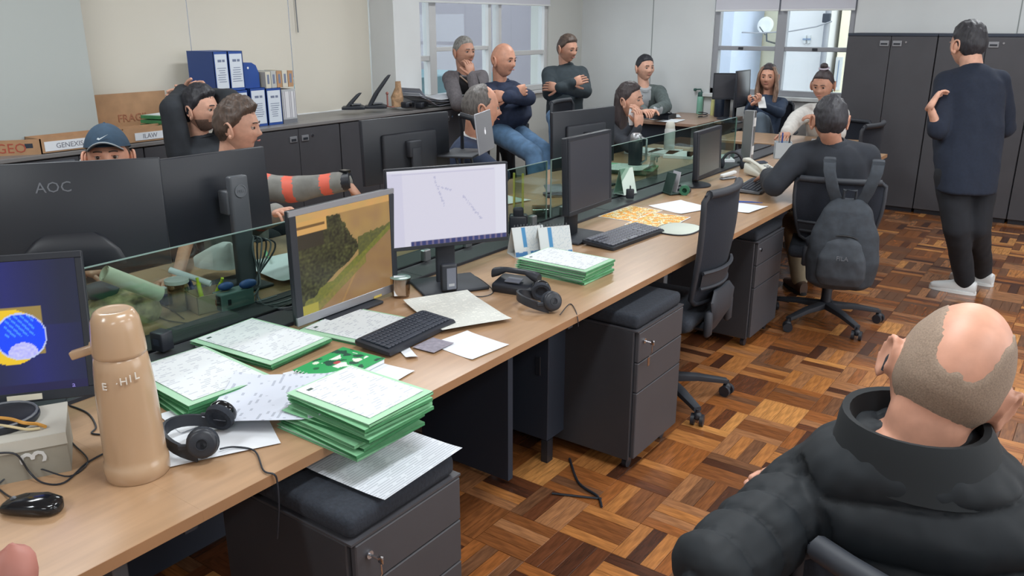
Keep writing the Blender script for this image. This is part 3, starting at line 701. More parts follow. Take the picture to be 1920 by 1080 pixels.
monitor('silver-edged monitor showing a dirt road beside trees', (-2.05, 1.868, .950), 0.02, .484, .385, 0.0, paint=p_road, emit=.80, nx=150, ny=110, silver=True, side=.028, th_bez=.020, chin=.030, extra=ex_road, stand_off=.06, baseSz=(.26, .16), baseshift=.05, neckw=.1)
def p_white(u, v):
    c = [226, 224, 240]
    if v < .055 and u > .17: return [58, 66, 120] if (int(u * 60) % 3) else [120, 110, 140]
    if v > .965: return [232, 232, 244]
    if u < .12 or .115 < u < .125: c = [218, 216, 236]
    if u > .9: c = [232, 232, 246]
    for (x0, y0, x1, y1) in ((.38, .92, .46, .50), (.62, .62, .78, .28), (.40, .80, .44, .62), (.44, .75, .52, .70)):
        L = math.hypot(x1 - x0, y1 - y0); tt = ((u - x0) * (x1 - x0) + (v - y0) * (y1 - y0)) / L / L; d = abs((u - x0) * (y1 - y0) - (v - y0) * (x1 - x0)) / L
        if 0 < tt < 1 and d < .006 + .02 * max(0, nz(u, v, 20)) and nz(u, v, 50, 3) > -.05: c = [196, 196, 222]
    if .04 < u < .9 and .945 < v < .955: c = [206, 204, 226]
    return c
monitor('black monitor with a bright white drawing on its screen', (-1.945, 2.285, 1.058), math.radians(-31), .475, .302, .03, paint=p_white, emit=.86, nx=120, ny=76, chin=.014, th_bez=.008, stand_off=.03, baseSz=(.26, .21), neckw=.075, baseshift=.04)
monitor('switched-off square monitor with a grey bezel beside the desk calendars', (-1.90, 3.235, 1.058), .03, .40, .345, .04, stand_off=.05, th_bez=.016, chin=.02, baseSz=(.26, .22), neckw=.10, baseshift=.02, thick=.06)
def p_g(u, v):
    k = 1 - .25 * v; return [112 * k + 8 * u, 116 * k, 112 * k]
monitor('small square monitor with a greyish screen near the seated man with the backpack', (-1.98, 4.80, .955), .06, .42, .285, .05, paint=p_g, emit=.45, nx=8, ny=6, th_bez=.022, chin=.022, side=.03, stand_off=.04, base='round', baseSz=(.22, .22), thick=.05)
# seen from behind
def ex_aoc(t, T):
    m = MB(); m.text('AOC', .050, T @ frame((-1, 0, 0), (0, 0, 1), (.03, .0215, .085)), 0, .001); m.build('lettering', mat('grey_print', (110, 114, 122), .5), t)
    m = MB(); m.loft([((0, .018, -.17), (.17, 0, 0), (0, .004, 0)), ((0, .024, -.12), (.15, 0, 0), (0, .012, 0)), ((0, .022, -.075), (.11, 0, 0), (0, .010, 0)), ((0, .018, -.055), (.08, 0, 0), (0, .003, 0))], 20, 0, 3); m.v = [tuple(T @ Vector(p)) for p in m.v]; m.build('rear_hump', M_black, t)
    m = MB(); m.box((0, .0, .10), (.07, .03, .20), 0, None, .008, 2); m.build('stand_neck', M_black, t)
PR = PZ(297, 300, 1.262); th = math.radians(-35); rv = Vector((-math.sin(th), math.cos(th), 0)); cc = PR - rv * .305
monitor('glossy black monitor seen from behind, in front of the man in the cap', (cc.x - math.cos(th) * .03, cc.y - math.sin(th) * .03, 1.08), th + PI, .61, .37, -.20, stand_off=.05, extra=ex_aoc, bulge=False, neck=False, baseSz=(.24, .2))
def ex_dell(t, T):
    m = MB(); m.lathe([(0, 0), (.024, 0), (.024, .003), (.020, .003), (.020, .001), (0, .001)], (-.055, .054, .375), 24, 0, True, Matrix.Rotation(-PI / 2, 3, 'X')); m.build('logo_ring', M_grey, t)
    m = MB(); m.text('DELL', .014, frame((-1, 0, 0), (0, 0, 1), (-.055, .056, .370)), 0, .0006); m.build('lettering', M_grey, t)
    m = MB(); m.box((-.055, .035, .215), (.075, .035, .43), 0, None, .008, 2); m.box((-.055, .0, .33), (.09, .06, .09), 0, None, .006, 2); m.build('stand_neck', mat('grey_stand_plastic', (82, 86, 92), .45), t)
monitor('matt black monitor seen from behind with a grey stand and round logo', (-2.71, 1.79, 1.085), PI - .06, .515, .32, -.04, stand_off=.05, extra=ex_dell, bulge=False, neck=False, baseSz=(.25, .22))
monitor('bluish black monitor seen from behind beyond the white-screen monitor', (-2.99, 3.18, 1.085), PI - .09, .60, .33, -.02, stand_off=.05)
monitor('large black monitor seen from behind next to the woman with the tissue', (-2.66, 4.42, 1.03), PI - .15, .595, .35, -.02, stand_off=.05)
monitor('small dark monitor on the crosswise desk near the far window', tuple(PY(1368, 162, 8.45)), math.radians(-62), .34, .27, .05, stand_off=.05, base='round', baseSz=(.2, .2))
monitor('monitor turned edge-on beside the green bottle and the pole', tuple(PY(1394, 166, 8.28)), math.radians(0), .36, .36, .05, stand_off=.05, base='round', baseSz=(.2, .2))
# ================================================================== paper, folders
def sheet(label, x, y, z, rz, w=.21, h=.297, mt=None, curl=0.004, seed=1, cat='paper', name='paper_sheet', group=None, skew=0.0, corner=None):
    nx, ny = 8, 10; r = random.Random(seed); ph = r.uniform(0, 6)
    vs = []
    for s in (0, 1):
        for j in range(ny + 1):
            for i in range(nx + 1):
                u, v = i / nx - .5, j / ny - .5
                zz = curl * (math.sin(3.1 * u + ph) * .5 + .5) * (math.cos(2.7 * v + ph) * .5 + .5) + (curl * 2.2 * max(0, abs(v) - .35) / .15 * .35)
                if corner: zz += corner[2] * max(0, (u * corner[0] + v * corner[1]) * 1.0 - .55) ** 1.5
                vs.append((u * w + skew * v * w, v * h, zz + (.0005 if s else 0)))
    n = (nx + 1) * (ny + 1); fs = []
    for j in range(ny):
        for i in range(nx):
            a = j * (nx + 1) + i; q = [a, a + 1, a + nx + 2, a + nx + 1]; fs += [q[::-1], [k + n for k in q]]
    b = [i for i in range(nx + 1)] + [(j) * (nx + 1) + nx for j in range(1, ny + 1)] + [ny * (nx + 1) + i for i in range(nx - 1, -1, -1)] + [j * (nx + 1) for j in range(ny - 1, 0, -1)]
    for k in range(len(b)): a, c = b[k], b[(k + 1) % len(b)]; fs.append([a, c, c + n, a + n])
    m = MB(); m.add(vs, fs, 0, True)
    return solo(m, name, mt or M_paper, label, cat, (x, y, z), rz, group)
def folder(label, x, y, z, rz, w=.245, l=.335, t=.010, top=None, group=None, seed=0, light=False):
    """card folder lying flat; spine along local X at the -Y side"""
    r = random.Random(seed)
    root = thing('folder', label, 'folder', (x, y, z), rz, group)
    m = MB(); m.b2((-w / 2, -l / 2, 0), (w / 2, l / 2, .0012)); m.b2((-w / 2, -l / 2, 0), (w / 2, -l / 2 + .0012, t)); m.build('bottom_cover', M_green2 if not light else M_green, root)
    m = MB(); k = .012
    q_ = 0 if top else 1; vs = [(-w / 2, -l / 2, t - .0012), (w / 2, -l / 2, t - .0012), (w / 2 + r.uniform(-.003, .003), l / 2, t - .0012 + .003 * q_), (-w / 2, l / 2, t - .0012 + r.uniform(0, .004) * q_)]
    vs += [(a, b, c + .0012) for a, b, c in vs]; m.add(vs, [[3, 2, 1, 0], [4, 5, 6, 7], [0, 1, 5, 4], [1, 2, 6, 5], [2, 3, 7, 6], [3, 0, 4, 7]]); m.build('top_cover', M_greenp if top else M_green, root)
    m = MB(); m.b2((-w / 2 + .006 + r.uniform(0, .006), -l / 2 + .006, .0014), (w / 2 - .006 - r.uniform(0, .008), l / 2 - .006 - r.uniform(0, .01), t - .0016)); m.build('paper_block', M_paper, root)
    if top:
        m = MB(); m.box((.004, .006, t + .0018), (w - .035, l - .03, .0012)); m.build('top_sheet', top, root)
        m = MB(); m.box((-w / 2 + .045, l / 2 - .035, t + .0026), (.016, .010, .0004)); m.build('letterhead', mat('dark_ink', (70, 90, 84), .8), root)
    return root
H90 = PI / 2
# stack B, C, A, D, E
folder('pale green folder lying open-side up in front of the road-scene monitor, upper of its pair', -2.035, 1.475, DZ + .014, H90 + math.radians(4), .25, .36, .010, M_print, seed=1)
folder('lower green folder of the pair in front of the road-scene monitor', -2.045, 1.48, DZ + .001, H90 + math.radians(6), .25, .35, .012, None, seed=2)
folder('green folder with a printed form half under the black keyboard', -1.905, 1.775, DZ + .001, H90 + math.radians(8), .27, .30, .009, M_print, seed=3)
for i in range(4):
    folder('topmost of the green folders stacked behind the beige thermos flask' if i == 3 else ORD[i] + ' green folder from the desk up in the stack right behind the beige thermos', -1.93 + .006 * i, 1.175 + random.uniform(-.006, .006), DZ + .001 + .0125 * i, H90 + math.radians(-4 + random.uniform(-5, 5) * (i < 3)), .245, .345, .0115, M_print if i == 3 else None, 'green folders stacked behind the thermos', 10 + i)
for i in range(10):
    folder('topmost form-covered folder of the tall green stack overhanging the desk edge' if i == 9 else ORD[i] + ' green folder from the bottom of the tall stack overhanging the desk edge', -1.405 + .008 * math.sin(i * 1.7) + (-.008 if i < 5 else .008), 1.268 + random.uniform(-.010, .010) + .002 * i, DZ + .001 + .0092 * i, H90 + math.radians(0 + random.uniform(-4, 4) * (i < 9)), .220, .288, .0088, M_print if i == 9 else None, 'green folders in the tall overhanging stack', 30 + i, light=(i % 3 == 0))
for i in range(6):
    folder('topmost folder of the green pile beside the desk calendars, with a blank white sheet' if i == 5 else ORD[i] + ' green folder from the bottom of the pile beside the desk calendars', -1.70 + random.uniform(-.010, .010), 2.72 + random.uniform(-.008, .008), DZ + .001 + .0095 * i, H90 + math.radians(-1 + random.uniform(-3, 3)), .225, .325, .009, M_print if i == 5 else None, 'green folders beside the desk calendars', 50 + i, light=i % 2 == 0)
# loose papers
sheet('printed sheet hanging over a drawer pedestal cushion below the tall green stack', -1.320, 1.285, .672, H90 + math.radians(2), .29, .26, M_list, .003, 5)
o = sheet('large curled letter with a few printed lines between the black headphones and the folders', -1.612, 1.205, DZ + .046, math.radians(128), .22, .31, mat_paper('letter_paper', (208, 214, 228), (176, 182, 196), .017, .45), .020, 6); o.rotation_euler = (-.10, -.12, math.radians(122))
sheet('blank white sheet under the black headphones at the desk edge', -1.640, 1.035, DZ + .001, math.radians(63), .26, .22, M_paper, .002, 7)
sheet('white paper slip under the thermos-side headphones', -1.78, 1.05, DZ + .003, math.radians(80), .10, .14, M_paper, .002, 8)
sheet('open newspaper page lying next to the black keyboard', -1.745, 2.075, DZ + .010, math.radians(64), .255, .355, M_news, .006, 9, name='newspaper_page')
sheet('white sheet near the desk edge below the newspaper page', -1.515, 1.865, DZ + .001, math.radians(84), .165, .185, M_paper, .003, 10)
sheet('small grey printed card between the keyboard and the white sheet', -1.60, 1.79, DZ + .005, math.radians(92), .10, .085, mat('grey_card_print', (142, 138, 150), .7, var=.1, scale=60), .001, 11, name='card')
sheet('folded white paper scrap at the corner of the black keyboard', -1.625, 1.70, DZ + .003, math.radians(60), .035, .10, M_paper, .006, 12)
sheet('white sheet half under the spiral notebook', -1.57, 1.555, DZ + .001, math.radians(96), .10, .12, M_paper, .002, 13)
sheet('small receipt under the notebook spiral', -1.75, 1.40, DZ + .001, math.radians(70), .09, .10, M_paper, .002, 14)
sheet('white sheet next to the green tape roll behind the empty chair', -1.85, 4.14, DZ + .001, math.radians(70), .25, .25, M_paper, .004, 15)
sheet('white sheet with a pen on it near the seated man with the backpack', -1.585, 4.33, DZ + .001, math.radians(84), .23, .22, M_paper, .004, 16)
def p_orange(seed):
    def f(u, v):
        a = nz(u * 1.6, v, 6, seed); b = nz(u * 2.2 + v, v * 2, 13, seed + 4)
        if b > .18: return [232, 176, 70]
        if a > .12: return [226, 150, 60]
        if b < -.2: return [150, 120, 60]
        return [232, 226, 196] if a < -.02 else [236, 206, 120]
    return f
for i, (x, y, r_, w_, h_) in enumerate(((-2.00, 3.84, 88, .34, .20), (-1.80, 3.76, 93, .34, .22))):
    t = thing('map_print', ['orange and white printed map at the cable tray behind the speckled keyboard', 'orange and white printed map nearer the empty mesh chair'][i], 'paper', (x, y, DZ + .001 + .002 * i), math.radians(r_))
    m = MB(); m.b2((-w_ / 2, -h_ / 2, 0), (w_ / 2, h_ / 2, .0012)); m.build('sheet', M_paper, t)
    grid_paint('map_picture', w_ - .01, h_ - .01, 60, 40, p_orange(i * 9), mat_attr('printed_colour'), t, Matrix.Translation((0, 0, .0016)))
# spiral notebook
t = thing('spiral_notebook', 'green spiral notebook with a white and red printed cover', 'notebook', (-1.700, 1.492, DZ + .003), math.radians(94))
m = MB(); m.box((0, 0, .008), (.205, .165, .014), 0, None, .002); m.build('page_block', M_paper, t)
def p_note(u, v):
    a = nz(u, v, 5.5, 7)
    if math.hypot(u - .74, v - .35) < .07: return [226, 236, 214]
    if math.hypot(u - .52, (v - .58)) < .06: return [176, 70, 74]
    if .38 < u < .92 and .28 < v < .8 and a > .06: return [222, 232, 222]
    if u > .35 and a < -.22: return [24, 74, 58]
    if math.hypot(u - .2, v - .7) < .05: return [24, 96, 60]
    if math.hypot(u - .34, v - .88) < .05: return [214, 226, 206]
    return [40, 156, 88]
m = MB(); m.box((0, 0, .0158), (.208, .168, .0014)); m.build('cover', mat('green_cover', (40, 156, 88), .5), t)
grid_paint('cover_print', .206, .166, 60, 50, p_note, mat_attr('printed_colour'), t, Matrix.Translation((0, 0, .0168)))
for i in range(12):
    m = MB(); yy = -.07 + i * .0125; m.tube([(-.104 + .009 * math.cos(a), yy, .009 + .010 * math.sin(a)) for a in np.linspace(0, 2 * PI, 11)[:-1]], .0012, 5, closed=True); m.build('spiral_ring', M_white, t)
# keyboards
def keyboard(label, x, y, z, rz, keys, body, w=.44, d=.145, speck=False):
    t = thing('keyboard', label, 'keyboard', (x, y, z), rz)
    m = MB(); m.loft([((0, -d / 2, .008), (w / 2 - .004, 0, 0), (0, 0, .007)), ((0, -d / 2 + .01, .010), (w / 2, 0, 0), (0, 0, .009)), ((0, d / 2 - .01, .017), (w / 2, 0, 0), (0, 0, .011)), ((0, d / 2, .018), (w / 2 - .004, 0, 0), (0, 0, .009))], 24, 0, 9); m.build('case', body, t)
    cols, rows = 19, 6; kw = (w - .03) / cols; kd = (d - .022) / rows
    for r in range(rows):
        c = 0
        while c < cols:
            span = 1
            if r == 0 and c == 4: span = 6
            if r in (1, 2, 3) and c in (0, 13): span = 2 if c == 13 else 1
            if c in (15,) and r not in (0,): c += 0
            if c == 14 and r in (2,): c += 1; continue
            xx = -w / 2 + .015 + (c + span / 2) * kw; yy = -d / 2 + .012 + (r + .5) * kd; zz = .018 + .009 * (yy + d / 2) / d
            q = MB(); q.b2((-kw * span / 2 + .0012, -kd / 2 + .0012, 0), (kw * span / 2 - .0012, kd / 2 - .0012, .006), 0, .0015)
            o = q.build('key', keys, t); o.location = (xx, yy, zz); c += span
    return t
M_key = mat('dark_keycap', (48, 54, 66), .5); M_key2 = mat('speckled_keycap', (78, 80, 88), .45, var=.8, scale=60)
keyboard('flat dark keyboard partly covered by the newspaper page', -1.720, 1.800, DZ + .006, math.radians(93), M_key, M_black, .34, .14)
keyboard('black keyboard with white-marked keys in front of the switched-off monitor', -1.770, 3.345, DZ, math.radians(86), M_key2, M_black, .455, .17)
keyboard('dark keyboard beside the phone of the man with the backpack', -1.72, 4.93, DZ, math.radians(96), M_key, M_grey, .42, .15)
# thermos
t = thing('thermos_flask', 'tall beige pump thermos flask with a side spout', 'thermos', tuple(PZ(260, 884, DZ)), 0); t.scale = (1.08, 1.08, 1.10)
M_beige = mat('beige_plastic', (184, 154, 124), .22, spec=.5, coat=.3)
m = MB(); m.lathe([(0, 0), (.060, 0), (.0625, .003), (.0635, .02), (.0625, .034), (.0600, .037), (.0598, .05), (.0586, .12), (.0562, .19), (.0530, .235), (.0500, .258), (.0475, .262)], (0, 0, 0), 40); m.build('body', M_beige, t)
m = MB(); m.lathe([(.0470, .261), (.0504, .264), (.0504, .27), (.0494, .29), (.047, .315), (.0445, .334), (.037, .349), (.030, .353), (.027, .352), (0, .354)], (0, 0, 0), 40); m.build('pump_cap', M_beige, t)
a = math.radians(222); d = Vector((math.cos(a), math.sin(a), 0)); dd_ = (d - Vector((0, 0, .30))).normalized()
m = MB(); m.box(Vector((0, 0, .288)) + dd_ * .068, (.017, .058, .017), 0, frame(Vector((-d.y, d.x, 0)), dd_).to_3x3(), .003, 2); m.tube([Vector((0, 0, .288)) + dd_ * .044, Vector((0, 0, .288)) + dd_ * .052], .0155, 14); m.build('spout', M_beige, t)
m = MB()
for i, ch in enumerate('E \u00b7HIL'):
    if ch == ' ': continue
    a = math.radians(-66 + i * 12.5); rr = .0578
    M_ = frame((-math.sin(a), math.cos(a), 0), (0, 0, 1), (rr * math.cos(a), rr * math.sin(a), .208 + .003 * i))
    m.text(ch, .021, M_, 0, .001)
m.build('lettering', mat('white_print', (226, 222, 214), .5), t)
# mouse
def mouse(label, x, y, rz, sc=1.0, mt=M_blackg):
    t = thing('computer_mouse', label, 'mouse', (x, y, DZ), rz)
    m = MB(); m.loft([((0, -.056 * sc, .012), (.012, 0, 0), (0, 0, .008)), ((0, -.048 * sc, .015), (.026, 0, 0), (0, 0, .014)), ((0, -.02 * sc, .018), (.032, 0, 0), (0, 0, .018)), ((0, .02 * sc, .016), (.030, 0, 0), (0, 0, .016)), ((0, .046 * sc, .012), (.025, 0, 0), (0, 0, .011)), ((0, .055 * sc, .010), (.012, 0, 0), (0, 0, .006))], 20, 0, 2.6); m.build('shell', mt, t)
    m = MB(); m.tube([(-.003, .032 * sc, .0265), (.003, .032 * sc, .0265)], .006, 12); m.build('scroll_wheel', M_grey, t)
    return t
p = PZ(61, 958, DZ)
mouse('glossy black computer mouse at the lower left of the desk', p.x, p.y, math.radians(122), 1.12)
mouse('small dark mouse with a white top behind the empty mesh chair', -2.03, 4.55, math.radians(100), .9, M_black)
def cable(label, pts, r=.0022, mt=M_black, name='cable', cat='cable', z=None):
    P_ = [Vector(q) if len(q) == 3 and not isinstance(q, Vector) else q for q in pts]
    out = []
    for i in range(len(P_) - 1):
        p0, p1, p2, p3 = P_[max(0, i - 1)], P_[i], P_[i + 1], P_[min(len(P_) - 1, i + 2)]
        for k in range(6):
            s = k / 6; out.append(.5 * ((2 * p1) + (p2 - p0) * s + (2 * p0 - 5 * p1 + 4 * p2 - p3) * s * s + (3 * p1 - p0 - 3 * p2 + p3) * s ** 3))
    out.append(P_[-1]); c = P_[0].copy(); m = MB(); m.tube([q - c for q in out], r, 6)
    return solo(m, name, mt, label, cat, tuple(c))
zz = lambda *pp: [PZ(a, b, DZ + .003) for a, b in pp]
cable('black mouse cable looping in front of the grey box', [PZ(25, 935, DZ + .012)] + zz((8, 925), (-20, 900), (-30, 870)))
cable('black cable looping over the grey box to the thermos', [PZ(-10, 850, DZ + .08), PZ(30, 852, DZ + .07), PZ(55, 885, DZ + .02)] + zz((80, 905), (120, 905), (160, 870), (195, 850)))
cable('thin black cable curving behind the grey box', zz((130, 760), (165, 775), (180, 800), (172, 812), (195, 815)))
cable('second thin black cable crossing in front of the grey box', [PZ(-10, 915, DZ + .004), PZ(30, 882, DZ + .02), PZ(70, 878, DZ + .02)] + zz((130, 893), (165, 865), (140, 835), (125, 820)), .0018)
# grey box with a chalk 3 and what lies on it
t = thing('cardboard_box', 'small grey box with a sideways white 3 below the blue-badge monitor', 'box', (-1.868, .735, DZ), math.radians(62))
m = MB(); m.b2((-.16, -.085, 0), (.055, .085, .094)); m.build('box_body', mat('grey_card', (150, 146, 134), .8, var=.05, scale=15), t)
m = MB(); m.b2((-.162, -.087, .092), (.057, .087, .098), 0, .001); m.b2((-.162, -.0875, .07), (.057, -.0855, .098)); m.build('lid', mat('pale_box_lid', (196, 194, 184), .8), t)
m = MB(); m.text('3', .075, frame((0, 0, -1), (1, 0, 0), (-.055, -.0862, .062)) if 0 else frame((0, 0, 1), (-1, 0, 0), (.012, -.0862, .052)), 0, .001); m.build('lettering', M_white, t)
BX = Vector((-1.868, .735, 0)); 
t = thing('camera_lens_cap', 'round black disc lying on the grey box', 'disc', (-1.925, .685, DZ + .098), 0)
m = MB(); m.lathe([(0, 0), (.07, 0), (.075, .006), (.075, .014), (.068, .018), (.060, .012), (0, .012)], (0, 0, 0), 32); m.build('disc', M_black, t)
m = MB(); m.tube([(.07 * math.cos(a), .07 * math.sin(a), .018) for a in np.linspace(0, 2 * PI, 24)[:-1]], .003, 6, closed=True); m.build('rim', M_grey, t)
cable('yellow and orange strap lying across the grey box', [PZ(-10, 783, DZ + .118), PZ(20, 786, DZ + .118), PZ(45, 793, DZ + .118), PZ(70, 795, DZ + .104), PZ(85, 800, DZ + .104)], .004, mat('orange_strap', (206, 150, 70), .6), 'strap', 'strap')
cable('pale cord lying across the black disc on the grey box', [PZ(-10, 796, DZ + .118), PZ(20, 800, DZ + .118), PZ(50, 805, DZ + .106), PZ(75, 803, DZ + .103)], .003, mat('cream_cord', (206, 190, 150), .6), 'strap', 'strap')
t = thing('plug_adapter', 'small black box standing on the cable tray behind the thermos', 'adapter', tuple(PZ(306, 655, .752)), math.radians(10))
m = MB(); m.box((0, 0, .03), (.05, .045, .06), 0, None, .004, 2); m.build('case', M_black, t)
m = MB(); m.b2((-.012, -.0235, .02), (.012, -.0225, .04)); m.build('socket', M_dark, t)
# headphones
def headphones(label, x, y, z, rz, sc=1.0, lie=0):
    t = thing('headphones', label, 'headphones', (x, y, z), rz)
    R = .075 * sc
    arc = [Vector((R * math.cos(a), R * 1.15 * math.sin(a), .018 + .028 * math.sin(a))) for a in np.linspace(-.05, PI + .05, 17)]
    m = MB()
    for i in range(16):
        pass
    vs = []; fs = []
    for p_ in arc:
        for dz in (-.015, .015):
            for dr in (-.004, .004):
                d_ = Vector((p_.x, p_.y, 0)).normalized() if Vector((p_.x, p_.y, 0)).length > 0 else Vector((1, 0, 0)); vs.append(p_ + d_ * dr + Vector((0, 0, dz)))
    for i in range(16):
        a, b = i * 4, i * 4 + 4
        fs += [[a, b, b + 1, a + 1], [a + 1, b + 1, b + 3, a + 3], [a + 3, b + 3, b + 2, a + 2], [a + 2, b + 2, b, a]]
    fs += [[0, 1, 3, 2], [64, 66, 67, 65]]
    m.add(vs, fs, 0, True); m.build('headband', M_black, t)
    for s in (-1, 1):
        Rr = Matrix.Rotation(s * math.radians(74), 3, 'Y') @ Matrix.Rotation(math.radians(12), 3, 'X')
        c = (s * R * .93, -.018, .042 * sc)
        m = MB(); m.lathe([(0, .016), (.026, .016), (.033, .012), (.035, .002), (.033, -.006)], c, 24, 0, True, Rr); m.lathe([(.014, .0163), (.014, .018), (.012, .018), (.012, .0163)], c, 20, 0, True, Rr); e = m.build('ear_cup', M_blackg if s > 0 else M_black, t)
        m = MB(); m.lathe([(.034, -.004), (.037, -.010), (.034, -.022), (.024, -.022), (.018, -.012), (0, -.012)], c, 24, 0, True, Rr); m.build('ear_pad', M_cush, e)
        m = MB(); m.box((s * R * .99, .012, .036 * sc), (.010, .05, .014), 0, None, .003); m.build('yoke', M_blackm, t)
    return t
p = PZ(400, 835, DZ); headphones('black headphones lying on the white sheet next to the thermos', p.x - .01, p.y - .01, DZ + .002, math.radians(128), 1.08)
p = PZ(1015, 575, DZ); headphones('black headphones in front of the desk phone with green folders behind', p.x, p.y, DZ, math.radians(140), 1.0)
cable('black headphone cable running over the desk edge by the tall green stack', [PZ(412, 842, DZ + .012), PZ(440, 838, DZ + .008), PZ(478, 846, DZ + .006), Vector((-1.41, PX(512, 880, -1.38).y - .004, DZ + .005)), Vector((-1.381, PX(514, 886, -1.38).y, DZ + .002)), PX(520, 905, -1.378), PX(523, 950, -1.375), PX(520, 1010, -1.38)], .0022)
cable('headphone cable hanging over the desk edge near the second pedestal', [PZ(1050, 590, DZ + .01), PZ(1068, 570, DZ + .003), PZ(1078, 580, DZ + .003), PX(1083, 596, -1.382), PX(1084, 612, -1.38)], .0018)
cable('thin cable curving from the white-screen monitor stand', zz((870, 512), (895, 520), (925, 545), (905, 556), (870, 552)), .0018)
# cup with a label, charger, phone
t = thing('glass_cup', 'clear glass cup holding a white paper tag between the two lit monitors', 'cup', tuple(PZ(752, 556, DZ)), 0)
M_cup = mat_glass('cup_glass', (232, 222, 212), .12)
m = MB(); m.lathe([(0, .001), (.030, .001), (.033, .01), (.038, .075), (.036, .075), (.031, .012), (.0, .008)], (0, 0, 0), 24); m.build('glass', M_cup, t)
m = MB(); m.lathe([(.0362, .074), (.0385, .0755), (.0362, .077)], (0, 0, 0), 24); m.build('rim', M_glassedge, t)
o = sheet('white paper tag standing in the glass cup', -2.02, 2.085, DZ + .045, 0, .045, .075, M_paper, .002, 33, name='paper_tag'); o.rotation_euler = (math.radians(70), .12, math.radians(60))
t = thing('pocket_radio', 'small black device with a pale label leaning on the white-screen monitor stand', 'device', tuple(PZ(842, 546, DZ + .012)), math.radians(59))
m = MB(); m.box((0, 0, .055), (.062, .028, .105), 0, None, .008, 3); m.build('case', M_black, t)
m = MB(); m.box((.006, -.0148, .052), (.036, .001, .082)); m.build('label_plate', mat('grey_label', (108, 112, 124), .5), t)
m = MB(); m.box((.006, -.0156, .028), (.022, .0008, .010)); m.build('display', mat('pale_label', (170, 172, 176), .5), t)
t = thing('desk_phone', 'black desk phone handset rest next to the green folders and headphones', 'phone', tuple(PZ(968, 545, DZ)), math.radians(10))
m = MB(); m.box((0, 0, .022), (.16, .11, .04), 0, Matrix.Rotation(.15, 3, 'X'), .010, 2); m.build('base', M_black, t)
m = MB(); m.loft([((-.095, .0, .060), (0, .022, 0), (0, 0, .018)), ((-.07, .0, .068), (0, .022, 0), (0, 0, .016)), ((-.04, 0, .078), (0, .014, 0), (0, 0, .009)), ((.04, 0, .078), (0, .014, 0), (0, 0, .009)), ((.07, 0, .068), (0, .022, 0), (0, 0, .016)), ((.095, 0, .058), (0, .022, 0), (0, 0, .018))], 14, 0, 3); m.build('handset', M_black, t)
m = MB(); m.box((.0, -.02, .047), (.06, .04, .004), 0, Matrix.Rotation(.15, 3, 'X')); m.build('keypad', mat('grey_label', (108, 112, 124), .5), t)
# desk calendars
def p_cal(u, v):
    if v < .16: return [60, 120, 176] if nz(u, v, 8, 1) < .2 else [200, 214, 226]
    if .28 < u < .42 and v > .30: return [70, 140, 190]
    if nz(u * 2, v * 2, 14, 5) > .25 and u > .35: return [190, 202, 210]
    return [214, 220, 222]
for i, (px, py, rr, lab) in enumerate(((988, 476, 52, 'rear white tent calendar, partly hidden by the other one'), (1037, 476, 48, 'front white and blue tent calendar beside the green folders'))):
    t = thing('desk_calendar', lab, 'calendar', tuple(PZ(px, py, DZ)), math.radians(rr + 8))
    w_, h_, a = .15, .125, .048
    for s in (-1, 1):
        m = MB(); Mx = Matrix.Translation((0, s * a / 2, h_ / 2)) @ Matrix.Rotation(s * math.atan(a / h_), 4, 'X'); m.box((0, 0, 0), (w_, .0016, h_ * 1.05)); m.v = [tuple(Mx @ Vector(q)) for q in m.v]; m.build('card_leg', M_white, t)
        if s < 0: grid_paint('calendar_print', w_ * .98, h_ * 1.0, 40, 34, p_cal, mat_attr('printed_colour'), t, Mx @ Matrix.Translation((0, -.0018, 0)) @ Matrix.Rotation(PI / 2, 4, 'X'))
    m = MB()
    for k in range(9): m.tube([(-.06 + k * .015, .005 * math.cos(b), h_ + .004 + .006 * math.sin(b)) for b in np.linspace(0, 2 * PI, 9)[:-1]], .001, 4, closed=True)
    m.build('spiral_binding', M_grey, t)
    m = MB(); m.b2((-w_ / 2, -a, .0), (w_ / 2, a, .0015)); m.build('card_foot', M_white, t)
# things between and behind, seen through the glass
t = thing('mouse_pad', 'pale mouse pad with a black rim next to the empty mesh chair', 'mouse pad', (-1.64, 3.66, DZ), math.radians(90))
m = MB(); m.loft([((0, 0, .0), (.13, 0, 0), (0, .10, 0)), ((0, 0, .006), (.13, 0, 0), (0, .10, 0))], 28, 0, 2.6); m.build('rubber_base', M_black, t)
m = MB(); m.loft([((0, 0, .0055), (.124, 0, 0), (0, .094, 0)), ((0, 0, .0075), (.122, 0, 0), (0, .092, 0))], 28, 0, 2.6); m.build('pad_surface', mat('pale_green_pad', (206, 214, 204), .6), t)
t = thing('desk_calendar', 'mint-tinted paper tent card on the cable tray right of the switched-off monitor', 'calendar', tuple(PZ(1172, 362, .752)), math.radians(78))
for s in (-1, 1):
    m = MB(); Mx = Matrix.Translation((0, s * .02, .075)) @ Matrix.Rotation(s * .26, 4, 'X'); m.box((0, 0, 0), (.115, .0015, .15)); m.v = [tuple(Mx @ Vector(q)) for q in m.v]; m.build('card_leg', mat('mint_paper', (206, 222, 212), .8), t)
m = MB(); m.b2((-.058, -.045, 0), (.058, .045, .0015)); m.build('card_foot', M_white, t)
def small_clip(label, px, py, z, c, sz):
    t = thing('paper_clip_holder', label, 'holder', tuple(PZ(px, py, z)), .6)
    m = MB(); m.box((0, 0, sz * .5), (sz * .8, sz * .5, sz), 0, None, .005, 2); m.build('case', c, t)
    m = MB(); m.tube([(0, -sz * .2, sz), (0, -sz * .2, sz * 1.3), (0, sz * .2, sz * 1.3), (0, sz * .2, sz)], .003, 6); m.build('loop', c, t)
small_clip('small black clip holder standing on the cable tray', 1181, 372, .752, M_black, .055)
